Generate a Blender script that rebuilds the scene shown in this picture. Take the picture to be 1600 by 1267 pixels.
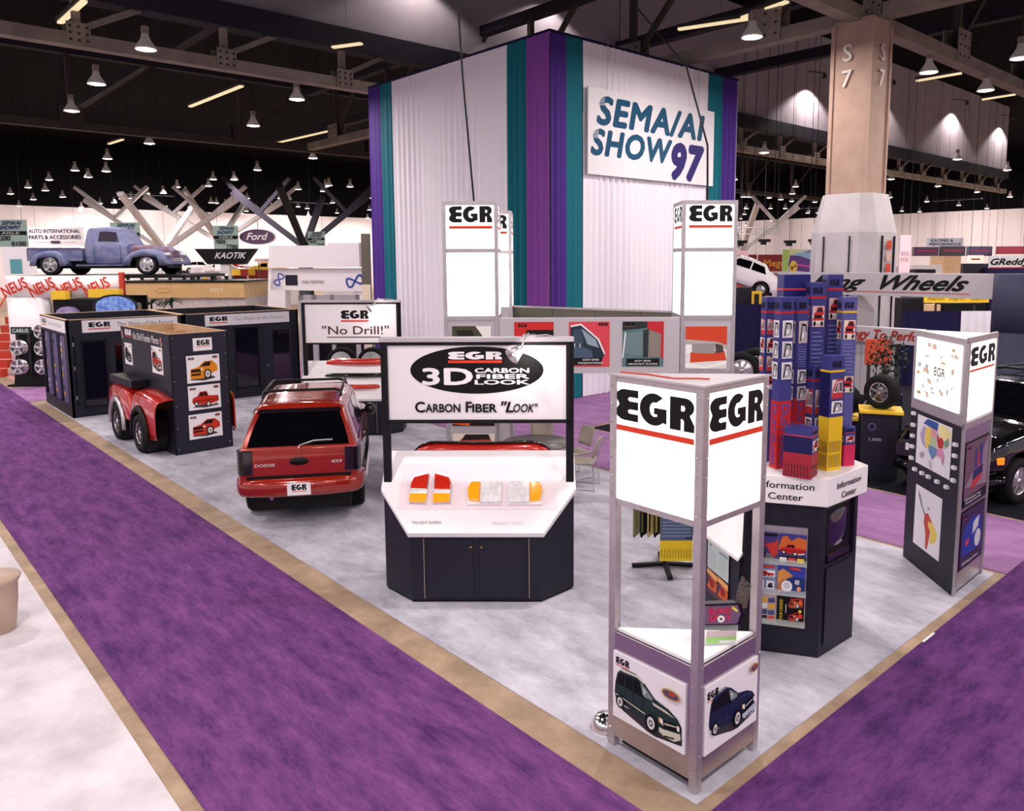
import bpy, math, random
from math import sin, cos, pi, radians, sqrt, atan2
from mathutils import Vector, Matrix
from mathutils.geometry import tessellate_polygon

for o in list(bpy.data.objects): bpy.data.objects.remove(o)
scene = bpy.context.scene
COL = scene.collection
random.seed(7)
V = Vector

# ------------------------------------------------------------------ camera
PITCH, YAW, ROLL = 0.122019663, -0.830171125, -0.00424929781
FPX, CX, CY, CAMH = 1223.09769, 846.156374, 555.987637, 3.9
_f = V((sin(YAW)*cos(PITCH), cos(YAW)*cos(PITCH), -sin(PITCH)))
_r = V((cos(YAW), -sin(YAW), 0)); _u = _r.cross(_f)
CR = cos(ROLL)*_r + sin(ROLL)*_u
CU = -sin(ROLL)*_r + cos(ROLL)*_u
CO = V((0, 0, CAMH))
cam_d = bpy.data.cameras.new('camera'); cam = bpy.data.objects.new('camera', cam_d)
COL.objects.link(cam); scene.camera = cam
m = Matrix((CR, CU, -_f)).transposed().to_4x4(); m.translation = CO
cam.matrix_world = m
cam_d.sensor_fit = 'HORIZONTAL'; cam_d.sensor_width = 36
cam_d.lens = 36*FPX/1600
cam_d.shift_x = (800-CX)/1600; cam_d.shift_y = (CY-633.5)/1600
cam_d.clip_end = 400

def ray(u, v): return _f + CR*((u-CX)/FPX) - CU*((v-CY)/FPX)
def atz(u, v, z=0.0):                       # pixel on the horizontal plane z
    d = ray(u, v); return CO + d*((z-CAMH)/d.z)
def aty(u, v, y): d = ray(u, v); return CO + d*(y/d.y)
def atx(u, v, x): d = ray(u, v); return CO + d*(x/d.x)
def atd(u, v, D): return CO + ray(u, v)*D   # pixel at distance D along the view axis

# ------------------------------------------------------------------ world, exposure
world = bpy.data.worlds.new('hall_ambient'); scene.world = world; world.use_nodes = True
bg = world.node_tree.nodes['Background']
bg.inputs[0].default_value = (0.86, 0.80, 0.95, 1); bg.inputs[1].default_value = 0.45
scene.view_settings.view_transform = 'Standard'; scene.view_settings.look = 'None'
scene.view_settings.exposure = 0.1; scene.view_settings.gamma = 1.0
scene.view_settings.use_curve_mapping = False
LAMP_Z = 9.5
LAMP_POWER = 290.0

# ------------------------------------------------------------------ materials
def lin(c):
    if isinstance(c, str): c = tuple(int(c[i:i+2], 16)/255 for i in (0, 2, 4))
    return tuple(((x+0.055)/1.055)**2.4 if x > 0.04045 else x/12.92 for x in c) + (1.0,)
MATS = {}
def mat(name, col=None, rough=0.55, metal=0.0, emit=0.0, noise=None, bump=0.0, coat=0.0, spec=0.5, col2=None, alpha=None, scale=(1,1,1), detail=4, trans=0.0, rg=0.62):
    if name in MATS: return MATS[name]
    m = bpy.data.materials.new(name); m.use_nodes = True
    nt = m.node_tree; b = nt.nodes['Principled BSDF']
    c = lin(col)
    b.inputs['Base Color'].default_value = c
    b.inputs['Roughness'].default_value = rough
    b.inputs['Metallic'].default_value = metal
    b.inputs['Specular IOR Level'].default_value = spec
    if coat: b.inputs['Coat Weight'].default_value = coat; b.inputs['Coat Roughness'].default_value = 0.04
    if trans: b.inputs['Transmission Weight'].default_value = trans
    if emit:
        b.inputs['Emission Color'].default_value = c; b.inputs['Emission Strength'].default_value = emit
    if alpha is not None: b.inputs['Alpha'].default_value = alpha
    if noise or bump:
        tc = nt.nodes.new('ShaderNodeTexCoord'); mp = nt.nodes.new('ShaderNodeMapping')
        mp.inputs['Scale'].default_value = scale
        nt.links.new(tc.outputs['Object'], mp.inputs['Vector'])
        n = nt.nodes.new('ShaderNodeTexNoise'); n.inputs['Scale'].default_value = noise or 20
        n.inputs['Detail'].default_value = detail; n.inputs['Roughness'].default_value = rg
        nt.links.new(mp.outputs['Vector'], n.inputs['Vector'])
        if col2:
            rp = nt.nodes.new('ShaderNodeValToRGB'); rp.color_ramp.elements[0].position = 0.34; rp.color_ramp.elements[1].position = 0.66
            rp.color_ramp.elements[0].color = c; rp.color_ramp.elements[1].color = lin(col2)
            nt.links.new(n.outputs['Fac'], rp.inputs['Fac']); nt.links.new(rp.outputs['Color'], b.inputs['Base Color'])
        if bump:
            n2 = nt.nodes.new('ShaderNodeTexNoise'); n2.inputs['Scale'].default_value = 160; n2.inputs['Detail'].default_value = 2
            nt.links.new(tc.outputs['Object'], n2.inputs['Vector'])
            bp = nt.nodes.new('ShaderNodeBump'); bp.inputs['Strength'].default_value = bump; bp.inputs['Distance'].default_value = 0.004
            nt.links.new(n2.outputs['Fac'], bp.inputs['Height']); nt.links.new(bp.outputs['Normal'], b.inputs['Normal'])
    MATS[name] = m
    return m
def C(hexc, rough=0.5): return mat('print_'+hexc, hexc, rough, spec=0.15)      # flat print ink

mat('grey_carpet', '9B99A6', 0.95, noise=1.2, col2='D2CFDA', bump=0.6, spec=0.1, detail=12, rg=0.72, scale=(1, 1.8, 1))
mat('white_carpet', 'C2BABF', 0.95, noise=1.3, col2='E4DCE3', bump=0.5, spec=0.1, detail=7)
mat('purple_carpet', '44265A', 0.95, noise=1.5, col2='824D89', bump=0.7, spec=0.1, scale=(1.0, 3.4, 1), detail=12, rg=0.78)
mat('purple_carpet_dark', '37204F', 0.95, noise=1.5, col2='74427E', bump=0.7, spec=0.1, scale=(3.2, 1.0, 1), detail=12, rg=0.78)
mat('purple_carpet_sheen', '8E6494', 0.95, noise=1.5, col2='A67CA8', bump=0.5, spec=0.1, scale=(1, 2, 1), detail=6)  # purple aisle carpet with its pile sheen painted in as a lighter tone
mat('black_carpet', '14131B', 0.9, noise=3, col2='1E1C26', spec=0.1)
mat('concrete', '8C7660', 0.75, noise=2.2, col2='B3987E', detail=8)
mat('ceiling_dark', '0B0A0D', 0.95, spec=0.05)
mat('beam', '7C7168', 0.7, noise=1.2, col2='92877C', spec=0.2)
mat('beam_dark', '2B2831', 0.8, spec=0.15)
mat('bulkhead', '8E858C', 0.9, noise=0.4, col2='9A9198', spec=0.1)
mat('column_tan', 'A98E7E', 0.75, noise=2, col2='B49989', spec=0.2)
mat('cladding', 'BDB6B8', 0.6, noise=2, col2='C7C0C2')
mat('hall_wall', 'C9BDBE', 0.9, noise=0.25, col2='DED4D4', spec=0.1, scale=(1, 1, .05))
mat('alu', 'B9B2B6', 0.42, 0.75, noise=8, col2='C4BDC2', detail=3)
mat('alu_sheet', 'C2BBC2', 0.27, 0.9, noise=3, col2='CCC6CC', detail=3)
mat('grey_laminate', 'BBB4BA', 0.5)
mat('white_lam', 'F1ECEF', 0.4)
mat('white', 'EFEBEE', 0.55)
mat('navy', '1B1A28', 0.5, noise=14, col2='1F1E2D', spec=0.3)
mat('navy_dark', '121119', 0.5, spec=0.25)
mat('navy_face', '222131', 0.5, spec=0.3)
mat('black', '08080A', 0.5, spec=0.25)
mat('black_gloss', '08080B', 0.08, coat=0.6)
mat('rubber', '141316', 0.8, spec=0.25)
mat('chrome', 'E2DEE0', 0.12, 1.0)
mat('alloy', 'D4D0D4', 0.25, 0.85)
mat('silver', 'C9C5C8', 0.3, 0.7)
mat('car_red', '9C200E', 0.2, 0.2, coat=1.0)
mat('car_red2', 'C3261A', 0.25, 0.1, coat=1.0)
mat('car_white', 'F3EFF0', 0.25, coat=0.8)
mat('car_black', '0A0A0E', 0.1, 0.1, coat=1.0)
mat('car_yellow', 'E6B21E', 0.3, coat=0.8)
mat('glass_dark', '07070B', 0.04, spec=0.9, coat=0.5)
mat('glass_side', '3A3640', 0.05, spec=0.9, coat=0.5)
mat('smoke_glass', '120E20', 0.05, spec=0.6, alpha=0.93)
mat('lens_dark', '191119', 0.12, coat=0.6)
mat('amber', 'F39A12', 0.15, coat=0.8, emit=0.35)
mat('lens_red', 'C01510', 0.12, coat=0.9, noise=60, col2='E03A20')
mat('lens_clear', 'DCD8DA', 0.1, noise=9, col2='FFFFFF', coat=0.8)
mat('wood', 'C79A6E', 0.6, noise=5, col2='D9B087', scale=(1, 6, 1))
mat('ply', 'C8A07A', 0.7, noise=6, col2='D8B48E')
mat('wood_face', 'C9A36A', 0.5, noise=3, col2='D8B680', scale=(6, 1, 1))
mat('beige_seat', 'A69B8D', 0.55)
mat('table_top', '5D5750', 0.35)
mat('teal_drape', '0C6E7C', 0.75, spec=0.25)
mat('purple_drape', '4B2A86', 0.75, spec=0.25)
mat('violet_drape', '8A4AA2', 0.75, spec=0.25)
mat('white_drape', 'F6F0F8', 0.85, spec=0.15)
mat('navy_drape', '201C42', 0.85, spec=0.15)
mat('lightbox', 'FFFBF4', 0.5, emit=1.9)
mat('lamp_glow', 'FFF0E0', 0.5, emit=14)
mat('strip_glow', 'F0DDB0', 0.5, emit=0.8)
mat('lamp_shade', 'B8ACA8', 0.35, 0.3, emit=0.12)
MATS['lamp_glow'].cycles.emission_sampling = 'NONE'; MATS['lamp_shade'].cycles.emission_sampling = 'NONE'
mat('bulb_glow', 'FFEFD8', 0.5, emit=6)
mat('tv_glass', '1B1736', 0.06, coat=0.8)
mat('leaf', '1F3B1E', 0.6, noise=9, col2='31552B')
mat('leaf_dark', '16261A', 0.6, noise=9, col2='26402A')
mat('pot', '4A3A2C', 0.7)
mat('patina', '4E5A86', 0.6, noise=3.2, col2='7B7C9A', detail=8)
mat('patina_rust', '6B3B40', 0.65, noise=5, col2='6A6A90', detail=8)
mat('tan_plastic', 'B9A08E', 0.5)
mat('red_paint', 'C23B22', 0.6)
mat('yellow_plastic', 'F2C52A', 0.45)
mat('navy_column', '2B2C47', 0.7)
mat('stone', 'B9B0B2', 0.8, noise=7, col2='CFC7C8')
mat('brown_wall', '7A5634', 0.7)
mat('screen_blue', '2F57B5', 0.4, noise=6, col2='9FC4F0', emit=0.25)
mat('red_cable', 'D2452C', 0.5)
mat('checker_plate', '8E8A86', 0.3, 0.7, noise=60, col2='2E2C2C', scale=(1, 1, 3))
mat('maroon', '7E1F1A', 0.7)
mat('lime', 'B8E29A', 0.4)
mat('clear_acrylic', 'EAF2EC', 0.05, alpha=0.35, spec=0.6)
mat('sky_blue_car', 'A9C9DC', 0.5)

# ------------------------------------------------------------------ mesh builder
class MB:
    def __init__(s): s.v = []; s.f = []; s.mi = []; s.sm = []; s.mats = []; s.M = Matrix()
    def slot(s, m):
        if isinstance(m, str): m = MATS[m]
        if m not in s.mats: s.mats.append(m)
        return s.mats.index(m)
    def add(s, vs, fs, m, smooth=False):
        b = len(s.v); k = s.slot(m)
        s.v += [s.M @ V(p) for p in vs]
        for f in fs: s.f.append([b+i for i in f]); s.mi.append(k); s.sm.append(smooth)
        return s
    def box(s, x0, y0, z0, x1, y1, z1, m):
        vs = [(x0,y0,z0),(x1,y0,z0),(x1,y1,z0),(x0,y1,z0),(x0,y0,z1),(x1,y0,z1),(x1,y1,z1),(x0,y1,z1)]
        return s.add(vs, [(3,2,1,0),(4,5,6,7),(0,1,5,4),(1,2,6,5),(2,3,7,6),(3,0,4,7)], m)
    def prism(s, poly, z0, z1, m, ztop=None):
        n = len(poly)                      # ztop(x,y): sloped top
        vs = [(x, y, z0) for x, y in poly] + [(x, y, ztop(x, y) if ztop else z1) for x, y in poly]
        a = sum(poly[i][0]*poly[(i+1)%n][1]-poly[(i+1)%n][0]*poly[i][1] for i in range(n))
        R = list(range(n))
        fs = [tuple(reversed(R)), tuple(n+i for i in R)] + [(i, (i+1)%n, n+(i+1)%n, n+i) for i in R]
        if a < 0: fs = [tuple(reversed(f)) for f in fs]
        return s.add(vs, fs, m)
    def bar(s, a, b, w, h, m, up=(0, 0, 1)):
        a = V(a); b = V(b); d = (b-a).normalized(); up = V(up)
        if abs(d.dot(up)) > .98: up = V((0, 1, 0))
        x = d.cross(up).normalized()*w/2; y = x.cross(d).normalized()*h/2
        vs = [a-x-y, a+x-y, a+x+y, a-x+y, b-x-y, b+x-y, b+x+y, b-x+y]
        return s.add(vs, [(0,1,2,3),(7,6,5,4),(4,5,1,0),(5,6,2,1),(6,7,3,2),(7,4,0,3)], m)
    def tube(s, pts, r, m, n=8, smooth=True):
        pts = [V(p) for p in pts]; vs = []; fs = []; ref = None
        for i, p in enumerate(pts):
            d = (pts[min(i+1, len(pts)-1)]-pts[max(i-1, 0)]).normalized()
            if ref is None: ref = V((0, 0, 1)) if abs(d.z) < .9 else V((1, 0, 0))
            x = d.cross(ref).normalized(); y = d.cross(x).normalized(); ref = -y if False else ref
            rr = r[i] if isinstance(r, (list, tuple)) else r
            vs += [p + x*rr*cos(2*pi*k/n) + y*rr*sin(2*pi*k/n) for k in range(n)]
        for i in range(len(pts)-1):
            fs += [(i*n+k, i*n+(k+1)%n, (i+1)*n+(k+1)%n, (i+1)*n+k) for k in range(n)]
        s.add(vs, fs, m, smooth)
        b = len(pts)*n-n
        s.add(vs[:n], [tuple(range(n))], m); s.add(vs[b:], [tuple(reversed(range(n)))], m)
        return s
    def lathe(s, prof, m, n=20, axis='z', c=(0, 0, 0), smooth=True):
        vs = []; fs = []
        for r, h in prof:
            for k in range(n):
                a = 2*pi*k/n; p = (r*cos(a), r*sin(a), h)
                if axis == 'y': p = (p[0], h, p[1])
                if axis == 'x': p = (h, p[0], p[1])
                vs.append(V(p)+V(c))
        for i in range(len(prof)-1):
            fs += [(i*n+k, i*n+(k+1)%n, (i+1)*n+(k+1)%n, (i+1)*n+k) for k in range(n)]
        if prof[0][0] > 1e-6: fs.append(tuple(range(n)))
        if prof[-1][0] > 1e-6: fs.append(tuple((len(prof)-1)*n+k for k in range(n)))
        return s.add(vs, fs, m, smooth)
    def grid(s, P, m, smooth=True, flip=False):
        h = len(P); w = len(P[0]); fs = []
        for i in range(h-1):
            for j in range(w-1):
                f = (i*w+j, i*w+j+1, (i+1)*w+j+1, (i+1)*w+j)
                fs.append(tuple(reversed(f)) if flip else f)
        return s.add([p for r in P for p in r], fs, m, smooth)
    def mesh(s, name):
        me = bpy.data.meshes.new(name)
        me.from_pydata([tuple(p) for p in s.v], [], s.f)
        for m in s.mats: me.materials.append(m)
        me.polygons.foreach_set('material_index', s.mi)
        me.polygons.foreach_set('use_smooth', s.sm)
        me.update(); return me
    def build(s, name, parent=None, bevel=0, loc=None, rotz=None, solid=0):
        o = bpy.data.objects.new(name, s.mesh(name)); COL.objects.link(o)
        if parent: o.parent = parent
        if loc: o.location = loc
        if rotz is not None: o.rotation_euler = (0, 0, rotz)
        if solid:
            k = o.modifiers.new('thickness', 'SOLIDIFY'); k.thickness = solid; k.offset = 0
        if bevel:
            k = o.modifiers.new('bevel', 'BEVEL'); k.width = bevel; k.segments = 2; k.limit_method = 'ANGLE'
        return o

def tag(o, label, cat, group=None):
    o['label'] = label; o['category'] = cat
    if group: o['group'] = group
    return o
def thing(name, label, cat, loc=(0, 0, 0), rotz=0.0, group=None):
    o = bpy.data.objects.new(name, None); COL.objects.link(o); o.empty_display_size = 0.1
    o.location = loc; o.rotation_euler = (0, 0, rotz)
    return tag(o, label, cat, group)
def struct(o): o['kind'] = 'structure'; return o
KIDS = {}
def copy_tree(o, parent=None):
    c = o.copy(); COL.objects.link(c); c.parent = parent
    for ch in [x for x in bpy.data.objects if x.parent == o]: copy_tree(ch, c)
    return c

# ------------------------------------------------------------------ flat print: polygons, lettering, logos on a panel plane
_txt = {}
def text_geo(body, bold=0.0, shear=0.0, space=1.0):
    k = (body, bold, shear, space)
    if k not in _txt:
        cu = bpy.data.curves.new('t', 'FONT'); cu.body = body; cu.shear = shear; cu.space_character = space
        cu.resolution_u = 3; cu.fill_mode = 'FRONT'
        o = bpy.data.objects.new('t', cu); COL.objects.link(o)
        dg = bpy.context.evaluated_depsgraph_get(); dg.update()
        me = bpy.data.meshes.new_from_object(o.evaluated_get(dg))
        vs = [(p.co.x, p.co.y) for p in me.vertices]; fs = [tuple(p.vertices) for p in me.polygons]
        bpy.data.objects.remove(o); bpy.data.curves.remove(cu); bpy.data.meshes.remove(me)
        _txt[k] = (vs, fs)
    return _txt[k]
CAP = 0.69
def arc(cx, cy, rx, ry, a0, a1, n=10):
    return [(cx+rx*cos(radians(a0+(a1-a0)*i/n)), cy+ry*sin(radians(a0+(a1-a0)*i/n))) for i in range(n+1)]
# the three logo letters in a box 2.06 wide and 1 high
_E = ([(.62,1)] + arc(.27,.76,.27,.24,80,200,8) + [(.09,.5)] + arc(.27,.24,.27,.24,160,280,8) + [(.62,0),(.62,.24)]
      + [(.40,.24)] + arc(.40,.305,.06,.065,270,90,5) + [(.62,.37),(.62,.63)] + [(.40,.63)] + arc(.40,.695,.06,.065,270,90,5) + [(.62,.76)])
_G = (arc(1.03,.5,.37,.5,50,312,20) + [(1.37,.10),(1.37,.56),(1.04,.56),(1.04,.36),(1.12,.36),(1.12,.29)] + arc(1.05,.5,.12,.22,290,70,12))
_R = [[(1.45,0),(1.45,1),(1.85,1)] + arc(1.84,.73,.21,.27,80,-60,8) + [(1.98,.40),(2.06,.22),(2.06,0),(1.80,0),(1.80,.30),(1.76,.36),(1.73,.36),(1.73,0)],
      [(1.73,.60),(1.80,.60),(1.83,.68),(1.80,.76),(1.73,.76)]]
class Print:
    def __init__(s, o, eu, ev=(0, 0, 1), step=0.0006, lift=0.002):
        s.o = V(o); s.eu = V(eu).normalized(); s.ev = V(ev).normalized(); s.n = s.eu.cross(s.ev); s.mb = MB(); s.k = 0; s.step = step; s.lift = lift
    def pt(s, u, v): return s.o + s.eu*u + s.ev*v + s.n*(s.lift + s.k*s.step)
    def raw(s, vs, fs, m, nxt=True):
        s.mb.add([s.pt(u, v) for u, v in vs], fs, m)
        if nxt: s.k += 1
        return s
    def poly(s, pts, m, holes=(), nxt=True):
        loops = [[V((x, y, 0)) for x, y in pts]] + [[V((x, y, 0)) for x, y in h] for h in holes]
        tri = tessellate_polygon(loops); allp = [p for l in [pts]+list(holes) for p in l]
        fs = []
        for t in tri:
            a, b, c = [allp[i] for i in t]
            fs.append(t if (b[0]-a[0])*(c[1]-a[1])-(b[1]-a[1])*(c[0]-a[0]) > 0 else tuple(reversed(t)))
        return s.raw(allp, fs, m, nxt)
    def rect(s, u0, v0, u1, v1, m, nxt=True): return s.raw([(u0,v0),(u1,v0),(u1,v1),(u0,v1)], [(0,1,2,3)], m, nxt)
    def ell(s, u, v, ru, rv, m, n=24, rot=0.0, nxt=True):
        c, q = cos(rot), sin(rot)
        return s.raw([(u+ru*cos(2*pi*i/n)*c-rv*sin(2*pi*i/n)*q, v+ru*cos(2*pi*i/n)*q+rv*sin(2*pi*i/n)*c) for i in range(n)], [tuple(range(n))], m, nxt)
    def line(s, pts, w, m, nxt=True):                       # a stroke of constant width
        for i in range(len(pts)-1):
            a = V(pts[i]); b = V(pts[i+1]); d = (b-a); L = d.length
            if L < 1e-6: continue
            d /= L; q = V((-d.y, d.x))*w/2; e = d*w*.3
            s.raw([tuple(a-e-q), tuple(b+e-q), tuple(b+e+q), tuple(a-e+q)], [(0,1,2,3)], m, False)
        if nxt: s.k += 1
        return s
    def text(s, body, u, v, h, m, w=None, al='l', bold=0.0, shear=0.0, space=1.0, rot=0.0):
        vs, fs = text_geo(body, 0, shear, space)
        if not vs: return s
        x0 = min(p[0] for p in vs); x1 = max(p[0] for p in vs); k = h/CAP
        kx = w/(x1-x0) if w else k
        W = (x1-x0)*kx; off = {'l': 0, 'c': -W/2, 'r': -W}[al]
        q = [((p[0]-x0)*kx+off, p[1]*k) for p in vs]
        c, z = cos(rot), sin(rot)
        n = 8 if bold else 0                  # heavier strokes: the letters shifted round a small circle, each a hair higher
        for i in range(-1, n):
            dx, dy = (bold*cos(2*pi*i/n)*kx, bold*sin(2*pi*i/n)*k) if i >= 0 else (0, 0)
            s.raw([(u+(a+dx)*c-(b+dy)*z, v+(a+dx)*z+(b+dy)*c) for a, b in q], fs, m, False); s.k += .15
        s.k += .7; return s
    def egr(s, u, v, w, h, ink='black', bar='E0442E', gap=.14, bh=.13):
        f = lambda P: [(u+x/2.06*w, v+y*h) for x, y in P]
        ink = MATS[ink] if ink in MATS else C(ink)
        s.poly(f(_E), ink, nxt=False); s.poly(f(_G), ink, nxt=False); s.poly(f(_R[0]), ink, [f(_R[1])], nxt=False)
        if bar: s.rect(u, v-(gap+bh)*h, u+w, v-gap*h, C(bar), False)
        s.k += 1; return s
    def art(s, u, v, w, h, shapes):                          # unit-square shapes: (colour, points) or (colour, cx, cy, rx, ry)
        for sh in shapes:
            m = C(sh[0])
            if len(sh) == 2: s.poly([(u+x*w, v+y*h) for x, y in sh[1]], m)
            else: s.ell(u+sh[1]*w, v+sh[2]*h, sh[3]*w, sh[4]*h, m, 16)
        return s
    def build(s, name, parent): return s.mb.build(name, parent)

def suv_art(body, dark='16161C', trim='C9C5C0', hi=None):
    hi = hi or trim
    return [('38343C', [(.06,.24),(.14,.16),(.50,.02),(.62,.0),(.99,.10),(.99,.24),(.6,.3)]),
            (body, [(.01,.44),(.02,.66),(.05,.86),(.10,.95),(.36,.985),(.47,.90),(.61,.72),(.80,.66),(.93,.56),(.985,.44),(.985,.2),(.90,.09),(.74,.11),(.66,.16),(.5,.2),(.22,.27),(.03,.34)]),
            (hi, [(.10,.955),(.36,.99),(.46,.915),(.44,.90),(.35,.955),(.11,.93)]), (dark, [(.11,1.0),(.34,1.02),(.34,1.005),(.11,.985)]),
            (dark, [(.045,.66),(.085,.88),(.165,.895),(.155,.65)]), (dark, [(.17,.65),(.18,.895),(.275,.91),(.285,.64)]), (dark, [(.30,.64),(.29,.91),(.37,.915),(.43,.80),(.43,.64)]),
            ('7F8A86', [(.445,.66),(.40,.90),(.44,.885),(.585,.72),(.575,.665)]), ('B8C2BE', [(.46,.69),(.435,.84),(.50,.78)]),
            (dark, [(.16,.64),(.165,.64),(.17,.30),(.165,.30)]), (dark, [(.29,.64),(.295,.64),(.30,.27),(.295,.27)]), (dark, [(.43,.64),(.435,.64),(.44,.30),(.435,.30)]),
            (hi, [(.03,.43),(.48,.335),(.48,.355),(.03,.45)]), (hi, [(.58,.65),(.78,.62),(.90,.56),(.60,.60)]), (dark, .445, .655, .022, .03),
            (dark, [(.74,.42),(.925,.47),(.935,.35),(.75,.27)]), (trim, [(.76,.38),(.92,.43),(.92,.41),(.76,.35)]), ('F0ECE0', [(.69,.44),(.735,.43),(.745,.32),(.70,.35)]), ('F0ECE0', [(.93,.46),(.965,.45),(.965,.36),(.935,.36)]), ('E8943A', [(.675,.43),(.69,.44),(.70,.34),(.685,.35)]),
            (trim, [(.685,.25),(.75,.255),(.98,.33),(.985,.22),(.90,.13),(.75,.13),(.69,.17)]), (dark, [(.76,.15),(.9,.2),(.9,.17),(.77,.125)]),
            (dark, .11, .33, .065, .125), ('D8D4D0', .11, .33, .042, .09), ('6E6A70', .11, .33, .02, .045), (dark, .575, .245, .085, .175), ('D8D4D0', .575, .245, .055, .12), ('55525A', .575, .245, .03, .065), ('D8D4D0', .575, .245, .014, .03)]
def pickup_art(body, dark='16161C'):
    return [('4A464C', [(.05,.08),(.5,.0),(.98,.08),(.9,.2),(.2,.2)]),
            (body, [(.03,.40),(.06,.60),(.22,.70),(.32,.94),(.56,.95),(.62,.68),(.96,.64),(.98,.36),(.86,.18),(.70,.16),(.30,.22),(.08,.26)]),
            (dark, [(.27,.70),(.35,.90),(.43,.90),(.43,.69)]), (dark, [(.45,.69),(.45,.90),(.54,.90),(.58,.68)]),
            ('6A0E0A', [(.06,.44),(.95,.46),(.95,.42),(.06,.40)]), ('E8E4E0', [(.70,.20),(.97,.30),(.97,.22),(.72,.13)]),
            (dark, .17, .28, .07, .14), ('D8D4D0', .17, .28, .042, .09), (dark, .60, .2, .08, .16), ('D8D4D0', .60, .2, .05, .105)]
def front_art(body, dark='1A1418'):
    return [('4A464C', [(.0,.08),(.5,.0),(.9,.1),(.8,.2),(.1,.2)]),
            (body, [(.02,.22),(.04,.60),(.30,.70),(.52,.95),(.80,.96),(.97,.72),(.97,.45),(.80,.36),(.60,.22),(.45,.12),(.08,.12)]),
            (dark, [(.36,.70),(.54,.91),(.76,.92),(.70,.70)]), (dark, [(.05,.44),(.05,.58),(.38,.60),(.40,.44)]),
            (dark, [(.06,.28),(.06,.38),(.38,.38),(.38,.28)]), ('EDE9E0', [(.38,.50),(.46,.54),(.46,.62),(.38,.60)]),
            (dark, .62, .32, .13, .24), ('D8D4D0', .62, .32, .085, .17), ('6A6668', .62, .32, .03, .06)]
def oval_logo(P, u, v, ru, rv):
    P.ell(u, v, ru, rv, C('B98A4A')); P.ell(u, v, ru*.85, rv*.7, C('5A4B66')); P.ell(u+ru*.1, v+rv*.2, ru*.35, rv*.3, C('C8402E'))
# ------------------------------------------------------------------ setting: floor, carpets, ceiling, walls
def slab(name, x0, y0, x1, y1, z0, z1, m):
    return struct(MB().box(x0, y0, z0, x1, y1, z1, m).build(name))
slab('floor', -125, -25, 25, 125, -0.05, -0.01, 'concrete')
slab('ceiling', -125, -25, 25, 125, 18.0, 18.1, 'ceiling_dark')
slab('wall_left', -105.2, -25, -105, 118, -0.01, 10.2, 'hall_wall')
slab('wall_back', -105, 118, 25, 118.2, -0.01, 10.4, 'hall_wall')
slab('wall_left_upper', -105.4, -25, -105.25, 118, 10.2, 18, 'ceiling_dark')
slab('wall_back_upper', -105, 118.3, 25, 118.4, 10.4, 18, 'ceiling_dark')
def carpet(name, label, x0, y0, x1, y1, m):
    tag(MB().box(x0, y0, -0.01, x1, y1, 0.0, m).build(name), label, 'carpet')
carpet('booth_carpet', 'pale grey mottled carpet under the exhibition booth', -25.35, 4.33, -3.1, 10.47, 'grey_carpet')
carpet('aisle_carpet', 'long purple aisle carpet running along the left of the grey booth', -60, 1.70, -2.99, 3.99, 'purple_carpet')
carpet('aisle_carpet', 'dark purple carpet of the aisle at the lower right', -2.99, -3, 1.8, 45, 'purple_carpet_dark')
carpet('aisle_carpet', 'purple carpet with painted-in sheen, aisle behind the grey booth', -12.62, 10.56, -2.99, 12.88, 'purple_carpet_sheen')
carpet('aisle_carpet', 'purple carpet with painted-in sheen in front of the tall draped box', -25.75, 10.56, -12.62, 40, 'purple_carpet_sheen')
carpet('aisle_carpet', 'purple cross aisle carpet behind the black rooms at far left', -28.85, 3.99, -25.75, 40, 'purple_carpet_sheen')
carpet('neighbour_carpet', 'off-white mottled carpet in the lower left corner', -40, -6, -2.99, 1.57, 'white_carpet')
carpet('neighbour_carpet', 'black carpet of the wheel booth at the right', -12.5, 12.98, -3.15, 40, 'black_carpet')

# hanging bulkhead wall over the roof truss, with its dark girder
slab('wall_bulkhead', -26.6, -25, -26.3, 84, 12.1, 18.0, 'bulkhead')
slab('trim_1', -26.7, -25, -26.0, 84, 11.35, 12.1, 'beam_dark')

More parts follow.
